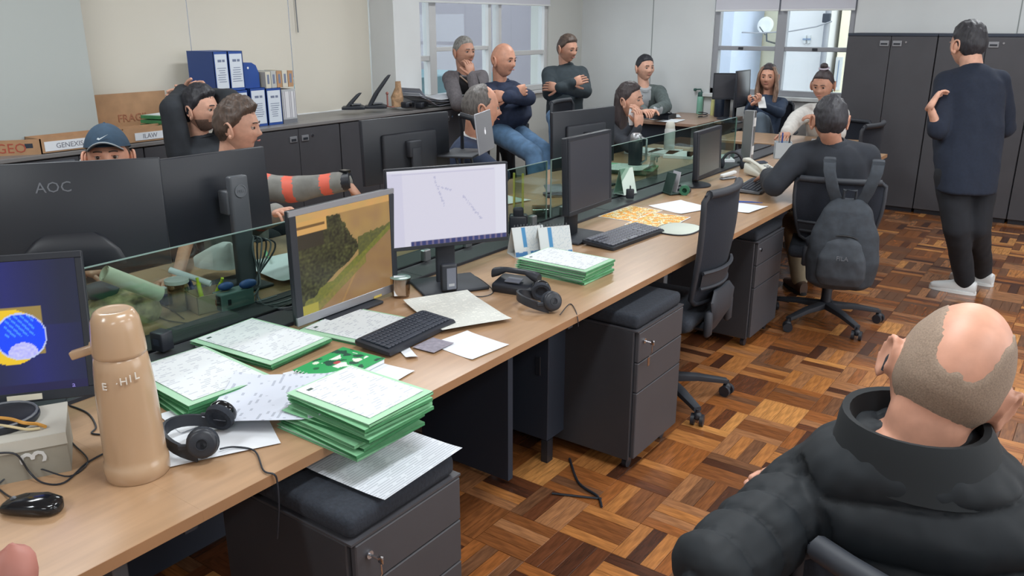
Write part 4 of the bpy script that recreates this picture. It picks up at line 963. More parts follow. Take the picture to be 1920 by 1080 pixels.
t = thing('photo_stand', 'small dark easel with a pale card on the cable tray near the green tape roll', 'stand', tuple(PZ(1262, 362, .745)), math.radians(60))
m = MB(); m.box((-.03, 0, .06), (.006, .09, .13), 0, Matrix.Rotation(.25, 3, 'Y'), .002); m.box((0, 0, .004), (.10, .09, .008), 0, None, .002); m.build('easel', mat('dark_green_plastic', (46, 66, 62), .5), t)
m = MB(); m.box((.01, 0, .07), (.002, .075, .12), 0, Matrix.Rotation(.2, 3, 'Y')); m.build('card', mat('lilac_card', (186, 186, 194), .8), t)
t = thing('tape_roll', 'dark green tape roll standing on the desk', 'tape', tuple(PZ(1283, 366, DZ)), math.radians(20))
m = MB(); m.lathe([(.014, -.012), (.030, -.012), (.030, .012), (.014, .012), (.014, -.012)], (0, 0, .030), 24, 0, True, Matrix.Rotation(PI / 2, 3, 'X')); m.build('roll', mat('tape_green', (50, 110, 84), .4), t)
t = thing('spray_bottle', 'clear plastic bottle behind the glass screen on the opposite desk', 'bottle', tuple(PZ(1222, 335, DZ)), 0)
m = MB(); m.lathe([(0, 0), (.035, 0), (.037, .01), (.034, .06), (.018, .10), (.014, .12)], (0, 0, 0), 20); m.build('bottle_body', mat_glass('bottle_plastic', (214, 220, 216), .2, .2), t)
m = MB(); m.lathe([(.014, .12), (.018, .122), (.018, .145), (0, .147)], (0, 0, 0), 16); m.box((.015, 0, .15), (.06, .018, .018), 0, None, .004); m.box((.03, 0, .125), (.006, .01, .03)); m.build('trigger_cap', mat('grey_green_plastic', (150, 166, 158), .5), t)
def bottle(label, loc, r, h, c, capc, handle=False, strap=False):
    t = thing('bottle', label, 'bottle', tuple(loc), 0)
    m = MB(); m.lathe([(0, 0), (r * .95, 0), (r, .006), (r, h * .74), (r * .85, h * .80)], (0, 0, 0), 24); m.build('bottle_body', c, t)
    m = MB(); m.lathe([(r * .87, h * .79), (r * .9, h * .80), (r * .82, h * .95), (r * .6, h), (0, h)], (0, 0, 0), 24); m.build('bottle_cap', capc, t)
    if handle: m = MB(); m.tube([(r * .5, 0, h * .97), (0, 0, h * 1.12), (-r * 2.0, 0, h * 1.10)], .008, 8); m.box((-r * 2, 0, h * 1.09), (.03, .03, .03), 0, None, .006); m.build('spout_lever', capc, t)
    if strap: m = MB(); m.tube([(r * .9, 0, h * .9), (r * 1.7, 0, h * .86), (r * 1.7, 0, h * .3), (r * .95, 0, h * .2)], .008, 8); m.build('handle', M_alu, t)
    return t
bottle('white opaque water bottle behind the glass screen on the opposite desk', PZ(1254, 285, DZ), .042, .235, mat('frosted_white', (196, 200, 200), .4), mat('cream_cap', (206, 206, 198), .5))
bottle('black travel mug with a steel rim and handle right of the long-haired woman', PZ(1190, 318, DZ), .048, .25, M_black, M_alu, strap=True)
bottle('mint green bottle with a dark flip lid on the crosswise desk', PZ(1311, 213, DZ), .034, .24, mat('mint_plastic', (134, 190, 170), .4), mat('teal_lid', (50, 90, 84), .5), handle=True)
bottle('pale yellow bottle between the mint bottle and the navy flask', PZ(1335, 216, DZ), .022, .18, mat('pale_yellow', (206, 206, 140), .5), mat('pale_yellow', (206, 206, 140), .5))
bottle('wide navy insulated flask on the crosswise desk', PZ(1350, 219, DZ), .068, .30, mat('navy_flask', (30, 42, 60), .45), mat('navy_flask', (30, 42, 60), .45))
# papers on the crosswise desk
for i, (x, y, r_, lab) in enumerate(((-4.3, 8.05, 10, 'white sheet beside the black tray on the crosswise desk'), (-4.0, 8.15, -15, 'white sheet left of the mint bottle on the crosswise desk'), (-3.75, 8.0, 5, 'white sheet at the front edge of the crosswise desk'), (-3.95, 8.42, 30, 'loose sheet at the rear of the crosswise desk'))):
    sheet(lab, x, y, DZ + .001 + .001 * i, math.radians(r_), .21, .297, M_print, .004, 60 + i)
t = thing('document_tray', 'shallow black tray in front of the man behind the crosswise desk', 'tray', tuple(PZ(1232, 222, DZ)), math.radians(5))
m = MB(); m.b2((-.17, -.12, 0), (.17, .12, .006)); 
for (a, b) in (((-.17, -.12, 0), (.17, -.112, .05)), ((-.17, .112, 0), (.17, .12, .05)), ((-.17, -.12, 0), (-.162, .12, .05)), ((.162, -.12, 0), (.17, .12, .05))): m.b2(a, b)
m.build('tray_shell', M_black, t)
for i, (bx_, by_) in enumerate(((-4.30, 8.20), (-3.95, 8.35), (-3.62, 8.52))):
    t = thing('cable_bundle', ['black pen-like cable end at the rear of the crosswise desk', 'short black cable coil left of the mint bottle', 'dark cable coil right of the mint bottle'][i], 'cable', (bx_, by_, DZ), i)
    m = MB(); m.tube([(.09 * math.cos(a) * (1 - .03 * k_), .05 * math.sin(a), .004 + .002 * k_) for k_, a in enumerate(np.linspace(0, 5 * PI, 30))], .004, 6); m.build('coil', M_black, t)
# pole
t = thing('power_pole', 'square aluminium power pole rising from the desk row near the far monitors', 'pole', tuple(PZ(1399, 307, DZ)), 0)
m = MB(); m.box((0, 0, .19), (.075, .05, .38), 0, None, .004); m.build('pole_body', M_alu, t)
m = MB(); m.box((0, 0, .01), (.11, .08, .02), 0, None, .004); m.build('base_plate', M_blackm, t)
for s in (.1, .3): m = MB(); m.box((.038, 0, s), (.004, .035, .06)); m.build('socket', M_white, t)
# pen holder, phones, books near the seated man
t = thing('pen_holder', 'clear box full of pens between the pole and the seated man', 'pen holder', tuple(PZ(1466, 296, DZ)), .4)
m = MB(); 
for (a, b) in (((-.06, -.06, 0), (.06, -.057, .12)), ((-.06, .057, 0), (.06, .06, .12)), ((-.06, -.06, 0), (-.057, .06, .12)), ((.057, -.06, 0), (.06, .06, .12)), ((-.06, -.06, 0), (.06, .06, .004))): m.b2(a, b)
m.build('clear_box', mat('milky_plastic', (184, 194, 202), .35), t)
PC = [mat('pen_black', (36, 38, 44), .4), mat('pen_blue', (50, 80, 150), .4), mat('pen_grey', (150, 150, 150), .4)]
for i in range(9):
    m = MB(); a = i * 2.1; q = Vector((.035 * math.cos(a), .035 * math.sin(a), .006)); m.tube([q, q * 1.35 + Vector((0, 0, .165 + .01 * (i % 3)))], .005, 6)
    o = m.build('pen', PC[i % 3]); o.location = t.location; tag(o, ['black', 'blue', 'grey'][i % 3] + ' pen standing in the clear box near the pole', 'pen', ['black', 'blue', 'grey'][i % 3] + ' pens in the clear box')
def deskphone(label, p, rz, mt, hs):
    t = thing('desk_phone', label, 'phone', tuple(p), rz)
    m = MB(); m.loft([((0, -.09, .012), (.085, 0, 0), (0, 0, .011)), ((0, -.05, .022), (.09, 0, 0), (0, 0, .02)), ((0, .09, .045), (.088, 0, 0), (0, 0, .04))], 20, 0, 6); m.build('base', mt, t)
    m = MB(); m.loft([((-.062, -.10, .052), (.024, 0, 0), (0, 0, .014)), ((-.062, -.07, .062), (.024, 0, 0), (0, 0, .015)), ((-.062, -.02, .078), (.015, 0, 0), (0, 0, .009)), ((-.062, .05, .098), (.015, 0, 0), (0, 0, .009)), ((-.062, .09, .100), (.024, 0, 0), (0, 0, .015)), ((-.062, .115, .096), (.022, 0, 0), (0, 0, .014))], 14, 0, 3); m.build('handset', hs, t)
    for r in range(4):
        for c in range(3): m = MB(); m.box((.0 + c * .024, -.05 + r * .022, .05 + r * .0045), (.016, .012, .006), 0, None, .002); m.build('key', M_grey, t)
    m = MB(); m.box((.03, .06, .082), (.08, .04, .004), 0, Matrix.Rotation(.2, 3, 'X')); m.build('display', M_dark, t)
    return t
deskphone('cream desk phone beside the seated man with the backpack', PZ(1430, 330, DZ), math.radians(60), mat('cream_plastic', (206, 206, 196), .45), mat('cream_plastic', (206, 206, 196), .45))
t = thing('book', 'yellow and green booklet in front of the cream phone', 'book', tuple(PZ(1425, 345, DZ)), math.radians(85))
m = MB(); m.box((0, 0, .008), (.20, .14, .014), 0, None, .001); m.build('page_block', M_paper, t)
m = MB(); m.box((0, 0, .016), (.204, .144, .002)); m.build('cover', mat('yellow_cover', (206, 200, 140), .6, var=.1, scale=20), t)
t = thing('headset', 'black headset propped behind the small square monitor', 'headset', tuple(PZ(1372, 316, DZ)), .5)
m = MB(); m.tube([(.07 * math.cos(a), 0, .03 + .085 * math.sin(a)) for a in np.linspace(-.2, PI + .2, 16)], .010, 8); m.build('headband', M_black, t)
for s in (-1, 1): m = MB(); m.ell((s * .07, 0, .035), (.02, .036, .036)); m.build('ear_cup', M_cush, t)
t = thing('stapler', 'white and grey stapler in front of the small square monitor', 'stapler', tuple(PZ(1365, 336, DZ)), 1.2)
m = MB(); m.box((0, 0, .008), (.13, .035, .012), 0, None, .004); m.build('base', M_grey, t)
m = MB(); m.box((0, 0, .034), (.13, .032, .022), 0, Matrix.Rotation(-.12, 3, 'Y'), .008, 2); m.build('arm', M_white, t)
m = MB(); m.tube([(0, 0, 0), (.07, 0, .002), (.13, .0, .001)], [.0045, .0045, .0015], 8); m.tube([(-.005, 0, 0), (.01, 0, 0)], .0052, 8); solo(m, 'ballpoint_pen', PC[1], 'dark blue pen on the white sheet behind the empty chair', 'pen', tuple(PZ(1385, 378, DZ + .008)), .3)
# opposite desk, right part
sheet('large pale printed sheets beside the white bottle on the opposite desk', -2.70, 4.98, DZ + .03, math.radians(100), .30, .42, mat_paper('mint_print', (206, 218, 210), (160, 176, 168), .012, .5), .01, 71)
for i in range(3): folder(ORD[i] + ' green folder from the bottom under the pale sheets on the opposite desk', -2.66 + .01 * i, 5.02, DZ + .001 + .0095 * i, math.radians(100 + 4 * i), .26, .36, .009, None, 'green folders under the pale sheets', 80 + i)
for i in range(5):
    t = thing('paper_stack', ORD[i].replace('lowest', 'leftmost') + ' white paper pad from the left at the far end of the opposite desk', 'paper stack', (-2.95 + .15 * i, 5.85 + .05 * (i % 2), DZ), math.radians(8 * i), 'paper pads at the far end')
    m = MB(); m.box((0, 0, .010), (.21, .28, .018)); m.build('pages', M_paper, t); m = MB(); m.box((0, 0, .020), (.21, .28, .0015)); m.build('cover_sheet', M_print, t)
# glass mug lying + yellow frame + charger near x 1015
t = thing('glass_mug', 'thick glass tumbler lying on the opposite desk behind the tent calendars', 'glass', tuple(PZ(1016, 396, DZ + .034)), math.radians(40), R=Matrix.Rotation(math.radians(40), 3, 'Z') @ Matrix.Rotation(PI / 2, 3, 'Y'))
m = MB(); m.lathe([(0, -.05), (.032, -.05), (.034, .05), (.030, .05), (.028, -.035), (0, -.035)], (0, 0, 0), 24); m.build('tumbler', mat_glass('thick_glass', (190, 196, 190), .3, .08), t)
def p_cluster(label, px, py, c, n, sc):
    t = thing('desk_clutter_tool', label, 'tool', tuple(PZ(px, py, DZ)), .5)
    for i in range(n): m = MB(); m.box(((i - n / 2) * .05 * sc, .02 * math.sin(i * 2), .012), (.04 * sc, .09 * sc, .022), 0, rotz(i * .9), .005, 2); m.build('block', c, t)
t = thing('yellow_ruler_stand', 'clear and yellow upright holder at the glass screen left of the tumbler', 'holder', tuple(PZ(972, 402, DZ)), .2)
m = MB(); m.b2((-.03, -.004, .0), (-.02, .004, .22)); m.b2((.02, -.004, .0), (.03, .004, .22)); m.b2((-.03, -.004, .0), (.03, .004, .01)); m.build('frame', mat('yellow_plastic', (206, 200, 96), .5), t)
m = MB(); m.b2((-.02, -.002, .01), (.02, .002, .21)); m.build('clear_sheet', M_glass, t)
sheet('pale papers lying on the opposite desk behind the yellow holder', -2.75, 3.68, DZ + .001, math.radians(80), .30, .21, M_paper, .004, 73)
t = thing('hole_punch', 'dark grey hole punch on the pale papers behind the tumbler', 'hole punch', tuple(PZ(1040, 368, DZ)), .9)
m = MB(); m.box((0, 0, .01), (.12, .09, .02), 0, None, .005, 2); m.build('base', M_dark, t)
m = MB(); m.box((0, .01, .045), (.11, .08, .012), 0, Matrix.Rotation(.4, 3, 'X'), .004); m.build('lever', M_grey, t)
t = thing('desk_phone_cradle', 'black phone standing behind the white-screen monitor at the tray', 'phone', tuple(PZ(972, 440, DZ)), .6)
m = MB(); m.box((0, 0, .05), (.09, .07, .10), 0, None, .012, 2); m.build('base', M_black, t)
m = MB(); m.box((0, -.02, .11), (.05, .03, .06), 0, Matrix.Rotation(.3, 3, 'X'), .01, 2); m.build('handset', M_blackm, t)
# silver laptop on a stand (seen from behind)
t = thing('laptop', 'open silver laptop seen from behind with a round white logo', 'laptop', (-2.86, 3.52, DZ), math.radians(112))
m = MB(); m.box((0, .02, .285), (.30, .20, .012), 0, None, .004, 2); m.build('laptop_base', M_blackm, t)
Mx = Matrix.Translation((0, -.105, .405)) @ Matrix.Rotation(-.12, 4, 'X')
m = MB(); m.box((0, 0, 0), (.31, .007, .215), 0, None, .003); m.v = [tuple(Mx @ Vector(q)) for q in m.v]; m.build('lid', mat('silver_lid', (150, 152, 160), .4, metal=.3), t)
m = MB(); m.ell((0, -.0045, .0), (.013, .001, .014)); m.ell((.004, -.0045, .019), (.003, .001, .005), 0, Matrix.Rotation(.5, 3, 'Y')); m.v = [tuple(Mx @ Vector(q)) for q in m.v]; m.build('logo', mat_emit('logo_light', (240, 240, 245), 1.0), t)
m = MB(); m.tube([(-.12, -.06, .0), (-.12, .02, .275)], .008, 8); m.tube([(.12, -.06, .0), (.12, .02, .275)], .008, 8); m.tube([(-.13, -.06, .008), (.13, -.06, .008)], .008, 8); m.build('laptop_stand', M_black, t)
# left part of the opposite desk: rolled paper, jar, boxes, hand-held things, cables
def rolled(label, a, b, r, mt):
    m = MB(); a = Vector(a); b = Vector(b); c = (a + b) / 2; m.tube([a - c, b - c], r, 16, 0, True, False, False); m.tube([a - c, b - c], r * .78, 16, 0, True, False, False)
    return solo(m, 'paper_roll', mt, label, 'paper roll', tuple(c))
rolled('pale rolled sheet of paper slanting behind the thermos', PX(195, 512, -2.52), PX(300, 552, -2.50), .026, mat('ivory_paper', (206, 210, 190), .8))
rolled('thin white rolled sheet held near the hand behind the glass', PX(318, 506, -2.62), PX(395, 532, -2.50), .011, M_paper)
t = thing('toner_box', 'kraft and olive mesh bag behind the thermos on the opposite desk', 'bag', tuple(PZ(228, 600, DZ)), math.radians(70))
m = MB(); m.loft([((0, 0, 0), (.12, 0, 0), (0, .09, 0)), ((0, 0, .03), (.13, 0, 0), (0, .10, 0)), ((.01, 0, .07), (.11, 0, 0), (0, .08, 0)), ((0, 0, .10), (.05, 0, 0), (0, .04, 0))], 20, 0, 3); m.build('bag_body', mat('olive_net', (140, 128, 96), .8, var=.5, scale=22), t)
m = MB(); m.ell((-.05, .0, .115), (.06, .045, .03)); m.build('dark_lid', M_dark, t)
t = thing('glass_jar', 'clear empty jar with a white rim behind the glass screen', 'jar', tuple(PZ(338, 580, DZ)), 0)
m = MB(); m.lathe([(0, 0), (.032, 0), (.035, .008), (.035, .09), (.038, .105)], (0, 0, 0), 24); m.build('jar_body', mat_glass('jar_glass', (206, 210, 196), .15), t)
m = MB(); m.lathe([(.036, .098), (.041, .1), (.041, .112), (.036, .112)], (0, 0, 0), 24); m.build('rim', M_white, t)
t = thing('glue_bottle', 'small blue and white glue bottle beside the empty jar', 'bottle', tuple(PZ(310, 570, DZ)), 0)
m = MB(); m.box((0, 0, .02), (.05, .035, .04), 0, None, .006, 2); m.build('bottle_body', mat('navy_label', (58, 62, 104), .5, var=.3, scale=60), t)
m = MB(); m.lathe([(.014, .04), (.014, .06), (.006, .066), (0, .066)], (0, 0, 0), 16); m.build('bottle_cap', M_white, t)
t = thing('pen_box', 'low kraft box with a brown stamp holding highlighters', 'box', tuple(PZ(392, 578, DZ)), math.radians(80))
m = MB()
for (a, b) in (((-.06, -.05, 0), (.06, -.047, .065)), ((-.06, .047, 0), (.06, .05, .065)), ((-.06, -.05, 0), (-.057, .05, .065)), ((.057, -.05, 0), (.06, .05, .065)), ((-.06, -.05, 0), (.06, .05, .004))): m.b2(a, b)
m.build('box_body', mat('kraft_pink', (176, 150, 124), .8), t)
m = MB(); m.tube([(.015 * math.cos(a) + .02, -.051, .03 + .015 * math.sin(a)) for a in np.linspace(0, 2 * PI, 14)[:-1]], .003, 5, closed=True); m.build('stamp_print', mat('brown_ink', (140, 76, 60), .8), t)
for i, (px, py, q, c, lab) in enumerate(((382, 575, (-.02, 0), (206, 226, 60), 'yellow highlighter leaning left in the kraft box'), (398, 572, (.05, .02), (206, 226, 60), 'yellow highlighter leaning right in the kraft box'), (372, 572, (-.05, 0), (48, 60, 130), 'blue glue stick in the kraft box'))):
    m = MB(); m.tube([(0, 0, .01), (q[0] * .8, q[1], .085)], .008, 10); m.tube([(q[0] * .8, q[1], .085), (q[0], q[1], .105)], .0055, 10); solo(m, 'highlighter', mat('pen_%d' % i, c, .4), lab, 'pen', tuple(PZ(px, py, DZ + .002)))
t = thing('ink_box', 'small teal-grey box with a blue print right of the kraft box', 'box', tuple(PZ(440, 575, DZ)), math.radians(86))
m = MB(); m.box((0, 0, .032), (.13, .06, .064), 0, None, .003); m.build('box_body', mat('teal_grey_card', (104, 124, 124), .6), t)
m = MB(); m.box((-.065, -.0, .032), (.002, .05, .05)); m.box((-.035, -.031, .032), (.012, .002, .02)); m.build('printed_mark', M_black, t)
m = MB(); m.ell((.05, -.02, .078), (.035, .02, .016)); m.ell((-.02, .01, .08), (.03, .02, .014)); m.build('blue_clip', mat('mid_blue', (54, 84, 150), .5), t)
sheet('white papers on the opposite desk right of the grey monitor stand', -2.60, 2.06, DZ + .02, math.radians(80), .25, .34, M_paper, .012, 91)
t = thing('polystyrene_block', 'white crumpled wrapping behind the grey monitor stand', 'wrapping', tuple(PX(408, 480, -2.78)), .3)
m = MB(); m.loft([((0, 0, -.04), (.10, 0, 0), (0, .06, 0)), ((0, 0, 0), (.09, .02, 0), (0, .05, 0)), ((.03, 0, .04), (.05, 0, 0), (0, .03, 0)), ((.05, 0, .06), (.02, 0, 0), (0, .01, 0))], 10, 0, 2.5); m.build('wrapping_body', M_white, t)
m = MB(); m.box((0, 0, 0), (.012, .12, .004)); solo(m, 'green_marker_strip', M_green, 'green plastic strip lying on the white papers', 'strip', tuple(PZ(500, 477, DZ + .05)), 1.0)
for i in range(6):
    p = PX(450 + 6 * i, 440 + 3 * i, -2.58); q = PX(474 + 8 * i, 470, -2.56); r = PX(488 - 3 * i, 530 + 3 * i, -2.54); s_ = PZ(470 + 14 * i, 566 + 3 * i, DZ + .006)
    cable(ORD[i].replace('lowest', 'leftmost') + ' dark cable from the left in the tangle by the grey monitor stand', [p, (p + q) / 2 + Vector((0, .03, .02)), q, r, s_, s_ + Vector((.02, .10 + .03 * i, 0))], .0035, M_blackm if i % 2 else M_grey)['group'] = 'tangled cables at the grey monitor stand'
cable('thin brown cable on the opposite desk in front of the jar', [PZ(x, y, DZ + .003) for x, y in ((300, 560), (284, 572), (292, 590), (325, 603), (400, 607), (430, 604))], .002, mat('brown_cable', (90, 76, 66), .6))
cable('second thin brown cable curling by the jar', [PZ(x, y, DZ + .003) for x, y in ((345, 598), (320, 580), (295, 570), (290, 580))], .002, mat('brown_cable', (90, 76, 66), .6))
cable('loose black cable on the parquet under the desk', [PZ(1068, 860, .006), PZ(1085, 905, .006), PZ(1120, 930, .006), PZ(1128, 950, .006)], .005)
cable('second black cable on the parquet near the pedestal wheel', [PZ(1035, 925, .006), PZ(1080, 930, .006), PZ(1128, 935, .006)], .004)
# ================================================================== on the low cabinets
def open_box(label, x0, x1, y0, y1, h, z, texts, lab=None, rz=0, backh=None, nm='cardboard_box'):
    cx, cy = (x0 + x1) / 2, (y0 + y1) / 2; t = thing(nm, label, 'box', (cx, cy, z), rz); a, b = (x1 - x0) / 2, (y1 - y0) / 2; bh = backh or h
    m = MB(); m.b2((-a, -b, 0), (a, b, .004)); m.build('bottom', M_kraft, t)
    for (p, q) in (((a - .005, -b, 0), (a, b, h)), ((-a, -b, 0), (-a + .005, b, bh)), ((-a, -b, 0), (a, -b + .005, h)), ((-a, b - .005, 0), (a, b, h))):
        m = MB(); m.b2(p, q); m.build('side_panel', M_kraft, t)
    for (s, size, M_, c) in texts: m = MB(); m.text(s, size, M_, 0, .002); m.build('lettering', c, t)
    if lab:
        m = MB(); m.b2((a + .0005, lab[0], lab[2]), (a + .0025, lab[1], lab[3])); l_ = m.build('paper_label', M_paper, t)
        m = MB(); m.text(lab[4], (lab[3] - lab[2]) * .75, frame((0, 1, 0), (0, 0, 1), (a + .003, (lab[0] + lab[1]) / 2, lab[2] + (lab[3] - lab[2]) * .25))); m.build('lettering', mat('grey_ink', (120, 122, 134), .8), l_)
    return t
M_red = mat('red_print', (172, 84, 66), .8)
YA = PX(75, 275, -4.90).y
t = open_box('long shallow cardboard tray with a white label at the left of the low cabinets', -5.07, -4.89, YA, 3.06, .085, 1.0, [], (-(3.06 - YA) / 2 + .02, -.12, .012, .066, 'GENEXIS'))
A0 = Vector((.088, -(3.06 - YA) / 2 - .003, 0)); d0 = Vector((-.185, -.27, 0)).normalized()
m = MB(); Mx = frame(-d0, (0, 0, 1), A0 + d0 * .17); m.box((0, .0425, 0), (.34, .085, .004)); m.v = [tuple(Mx @ Vector(q)) for q in m.v]; fl_ = m.build('side_flap', M_kraft, t)
m = MB(); m.text('DARGEO', .075, Mx @ Matrix.Translation((-.05, .014, .0026))); m.build('lettering', M_red, fl_)
m = MB(); m.box((.115, .05, .0024), (.04, .025, .001)); m.v = [tuple(Mx @ Vector(q)) for q in m.v]; m.build('hand_hole', M_dark, fl_)
m = MB(); m.b2((.0905, .14, .014), (.093, .34, .06)); l_ = m.build('paper_label', M_paper, t); m = MB(); m.text('ILAW', .04, frame((0, 1, 0), (0, 0, 1), (.0935, .24, .024))); m.build('lettering', mat('grey_ink', (120, 122, 134), .8), l_)
open_box('cardboard box with a raised back flap and faded red print behind the cap wearer', -5.36, -4.96, 2.74, 3.30, .07, 1.012, [('FRAGIL', .07, frame((0, 1, 0), (0, 0, 1), (-.193, .03, .07)), mat('faded_red_print', (166, 112, 86), .8))], None, 0, .255)
for i in range(4): folder(ORD[i] + ' green folder from the bottom in the cardboard box with the raised flap', -5.12, 3.18 + .004 * i, 1.02 + .030 * i, math.radians(8 + 3 * i), .26, .30, .022, None if i < 3 else M_paper, 'green folders in the cardboard box', 100 + i)
t = thing('brochure_box', 'flat printed carton strip on the low cabinet right of the cardboard tray', 'box', (-4.915, 3.27, 1.0), 0)
m = MB(); m.box((0, 0, .03), (.07, .38, .06), 0, None, .002); m.build('box_body', mat('pale_carton', (186, 182, 170), .8), t)
m = MB(); m.text('GENEXIS', .03, frame((0, 1, 0), (0, 0, 1), (.036, 0, .022))); m.build('lettering', mat('grey_ink', (120, 122, 134), .8), t)
M_blue = mat('blue_binder_card', (38, 74, 146), .45); M_lab = mat_paper('binder_label', (200, 208, 220), (112, 122, 150), .016, .62)
def binder(label, y0, y1, z, x=-4.98, h=.262, mt=M_blue, group='blue lever-arch binders'):
    t = thing('binder', label, 'binder', (x, (y0 + y1) / 2, z), 0, group); w_ = (y1 - y0) / 2
    m = MB(); m.b2((-.30, -w_ + .001, 0), (0, -w_ + .004, h)); m.b2((-.30, w_ - .004, 0), (0, w_ - .001, h)); m.b2((-.004, -w_ + .001, 0), (0, w_ - .001, h)); m.b2((-.30, -w_, h - .002), (0, w_, h)); m.build('cover', mt, t)
    m = MB(); m.b2((-.29, -w_ + .006, .004), (-.006, w_ - .006, h - .006)); m.build('paper_block', M_paper, t)
    m = MB(); m.b2((.0002, -w_ + .010, .018), (.0014, w_ - .010, h - .018)); l_ = m.build('spine_label', mat('label_card', (204, 212, 222), .7), t)
    m = MB(); m.box((.0018, -w_ * .2, h - .062), (.001, w_ * .5, .016)); m.box((.0018, w_ * .35, h - .062), (.001, w_ * .35, .016))
    for k in range(7): m.box((.0018, random.uniform(-.004, .004), h - .11 - k * .015), (.001, w_ * random.uniform(.7, 1.3), .004))
    m.build('lettering', mat('blue_grey_ink', (112, 122, 146), .8), l_)
    return t
def yp(px, py=160): return PX(px, py, -4.98).y
Z1 = 1.001; Z2 = 1.265
binder('upper left blue binder with a dented label', yp(405), yp(432), Z2); binder('upper right blue binder with a label', yp(432.5), yp(460), Z2)
binder('lower blue binder in the first pair, partly behind the dark-haired man', yp(408, 200), yp(436, 200), Z1); binder('lower right blue binder of the first pair', yp(437, 200), yp(467, 200), Z1)
binder('left blue binder of the second pair', yp(471, 200), yp(500, 200), Z1, h=.270); binder('right blue binder of the second pair', yp(501, 200), yp(529, 200), Z1, h=.262)
t = thing('binder', 'rounded blue magazine holder standing above the second pair of binders', 'binder', (-5.05, (yp(463, 140) + yp(494, 140)) / 2, 1.268), 0)
hw = (yp(494, 140) - yp(463, 140)) / 2
m = MB(); m.prism([(-hw, -.0), (hw, 0), (hw, .10), (hw * .7, .155), (hw * .2, .175), (-hw, .175)], 0, .22, 0, frame((0, 1, 0), (0, 0, 1), (-.20, 0, 0))); m.build('holder_body', M_blue, t)
m = MB(); m.lathe([(0, 0), (.008, 0), (.008, .002), (0, .002)], (.0205, -hw * .3, .14), 12, 0, True, Matrix.Rotation(PI / 2, 3, 'Y')); m.build('finger_hole', M_paper, t)
t = thing('binder', 'white and grey labelled archive box right of the blue binders', 'binder', (-4.98, (yp(530, 200) + yp(556, 200)) / 2, 1.0), 0)
hw = (yp(556, 200) - yp(530, 200)) / 2
m = MB(); m.b2((-.30, -hw, 0), (0, hw, .245), 0, .002); m.build('box_body', mat('archive_grey', (170, 172, 176), .7), t)
m = MB(); m.b2((.0003, -hw + .006, .04), (.0015, hw - .004, .23)); l_ = m.build('paper_label', mat_paper('archive_label', (206, 206, 210), (130, 130, 140), .014, .6), t)
m = MB(); m.b2((.0003, -hw, .0), (.0015, hw, .03)); m.build('base_strip', mat('mid_grey', (110, 112, 118), .6), t)
for i in range(5):
    y0 = yp(499 + i * 10.5, 150); y1 = yp(499 + (i + 1) * 10.5 - .8, 150)
    t = thing('catalogue', ORD[i].replace('lowest', 'leftmost') + ' thin catalogue from the left on top of the archive boxes', 'catalogue', (-4.985, (y0 + y1) / 2, 1.262), 0, 'catalogues on the archive boxes'); w_ = (y1 - y0) / 2
    m = MB(); m.b2((-.20, -w_, 0), (0, w_, .115 + .004 * (i % 2)), 0, .001); m.build('catalogue_body', [mat('cream_card', (200, 196, 182), .8), mat('grey_card_b', (176, 178, 176), .8), M_kraft][i % 3 if i < 4 else 2], t)
    m = MB(); m.b2((.0002, -w_ * .4, .03), (.001, w_ * .4, .095)); m.build('spine_print', mat('blue_grey_ink', (112, 122, 146), .8), t)
# phones and junk on the right part of the low cabinets
def upright_handset(label, p, rz, h, lean):
    t = thing('desk_phone', label, 'phone', tuple(p), rz, 'black desk phones on the low cabinets')
    m = MB(); m.loft([((-.09, 0, .012), (0, .075, 0), (0, 0, .012)), ((.05, 0, .018), (0, .075, 0), (0, 0, .018)), ((.09, 0, .012), (0, .07, 0), (0, 0, .010))], 16, 0, 5); m.build('base', M_black, t)
    m = MB(); m.loft([((-.05, 0, .02), (0, .05, 0), (.02, 0, 0)), ((-.04 + lean * .4, 0, h * .45), (0, .045, 0), (.022, 0, 0)), ((-.02 + lean, 0, h * .9), (0, .035, 0), (.018, 0, 0)), ((-.01 + lean * 1.1, 0, h), (0, .025, 0), (.012, 0, 0))], 14, 0, 3); m.build('handset', M_blackm, t)
    m = MB(); m.box((.02, 0, .042), (.07, .09, .006), 0, None, .002); m.build('keypad', M_grey, t)
    return t
upright_handset('smaller black desk phone at the left on the low cabinet top', PX(664, 205, -5.02), math.radians(40), .13, .06)
upright_handset('taller black desk phone with its panel tilted up by the pillar', PX(705, 203, -5.02), math.radians(40), .27, .12)
m = MB(); m.tube([(0, 0, 0), (.05, 0, .0), (.06, .02, .0)], .005, 6); m.tube([(0, 0, 0), (.0, 0, .1)], .007, 8); m.ell((0, 0, .11), .013); solo(m, 'small_microphone', mat('red_brown', (150, 96, 88), .6), 'small stand with a reddish tip between the tall phone and the kraft bag', 'microphone', tuple(PX(727, 200, -5.0)))
t = thing('paper_bag', 'crumpled kraft paper bag on the low cabinet beside the pillar', 'bag', tuple(PX(745, 200, -5.0)), 0)
m = MB(); m.loft([((0, 0, 0), (.04, 0, 0), (0, .05, 0)), ((0, 0, .08), (.05, .01, 0), (0, .045, 0)), ((.01, .01, .16), (.03, 0, 0), (0, .02, 0)), ((0, .02, .21), (.015, 0, 0), (0, .03, 0))], 9, 0, 2.2); m.build('bag_body', mat('kraft_bag', (166, 134, 104), .85, var=.2, scale=30, bump=.6), t)
t = thing('plastic_folder_pile', 'slumping pile of pale plastic sleeves on the low cabinet under the window', 'papers', tuple(PX(810, 198, -5.0)), math.radians(90))
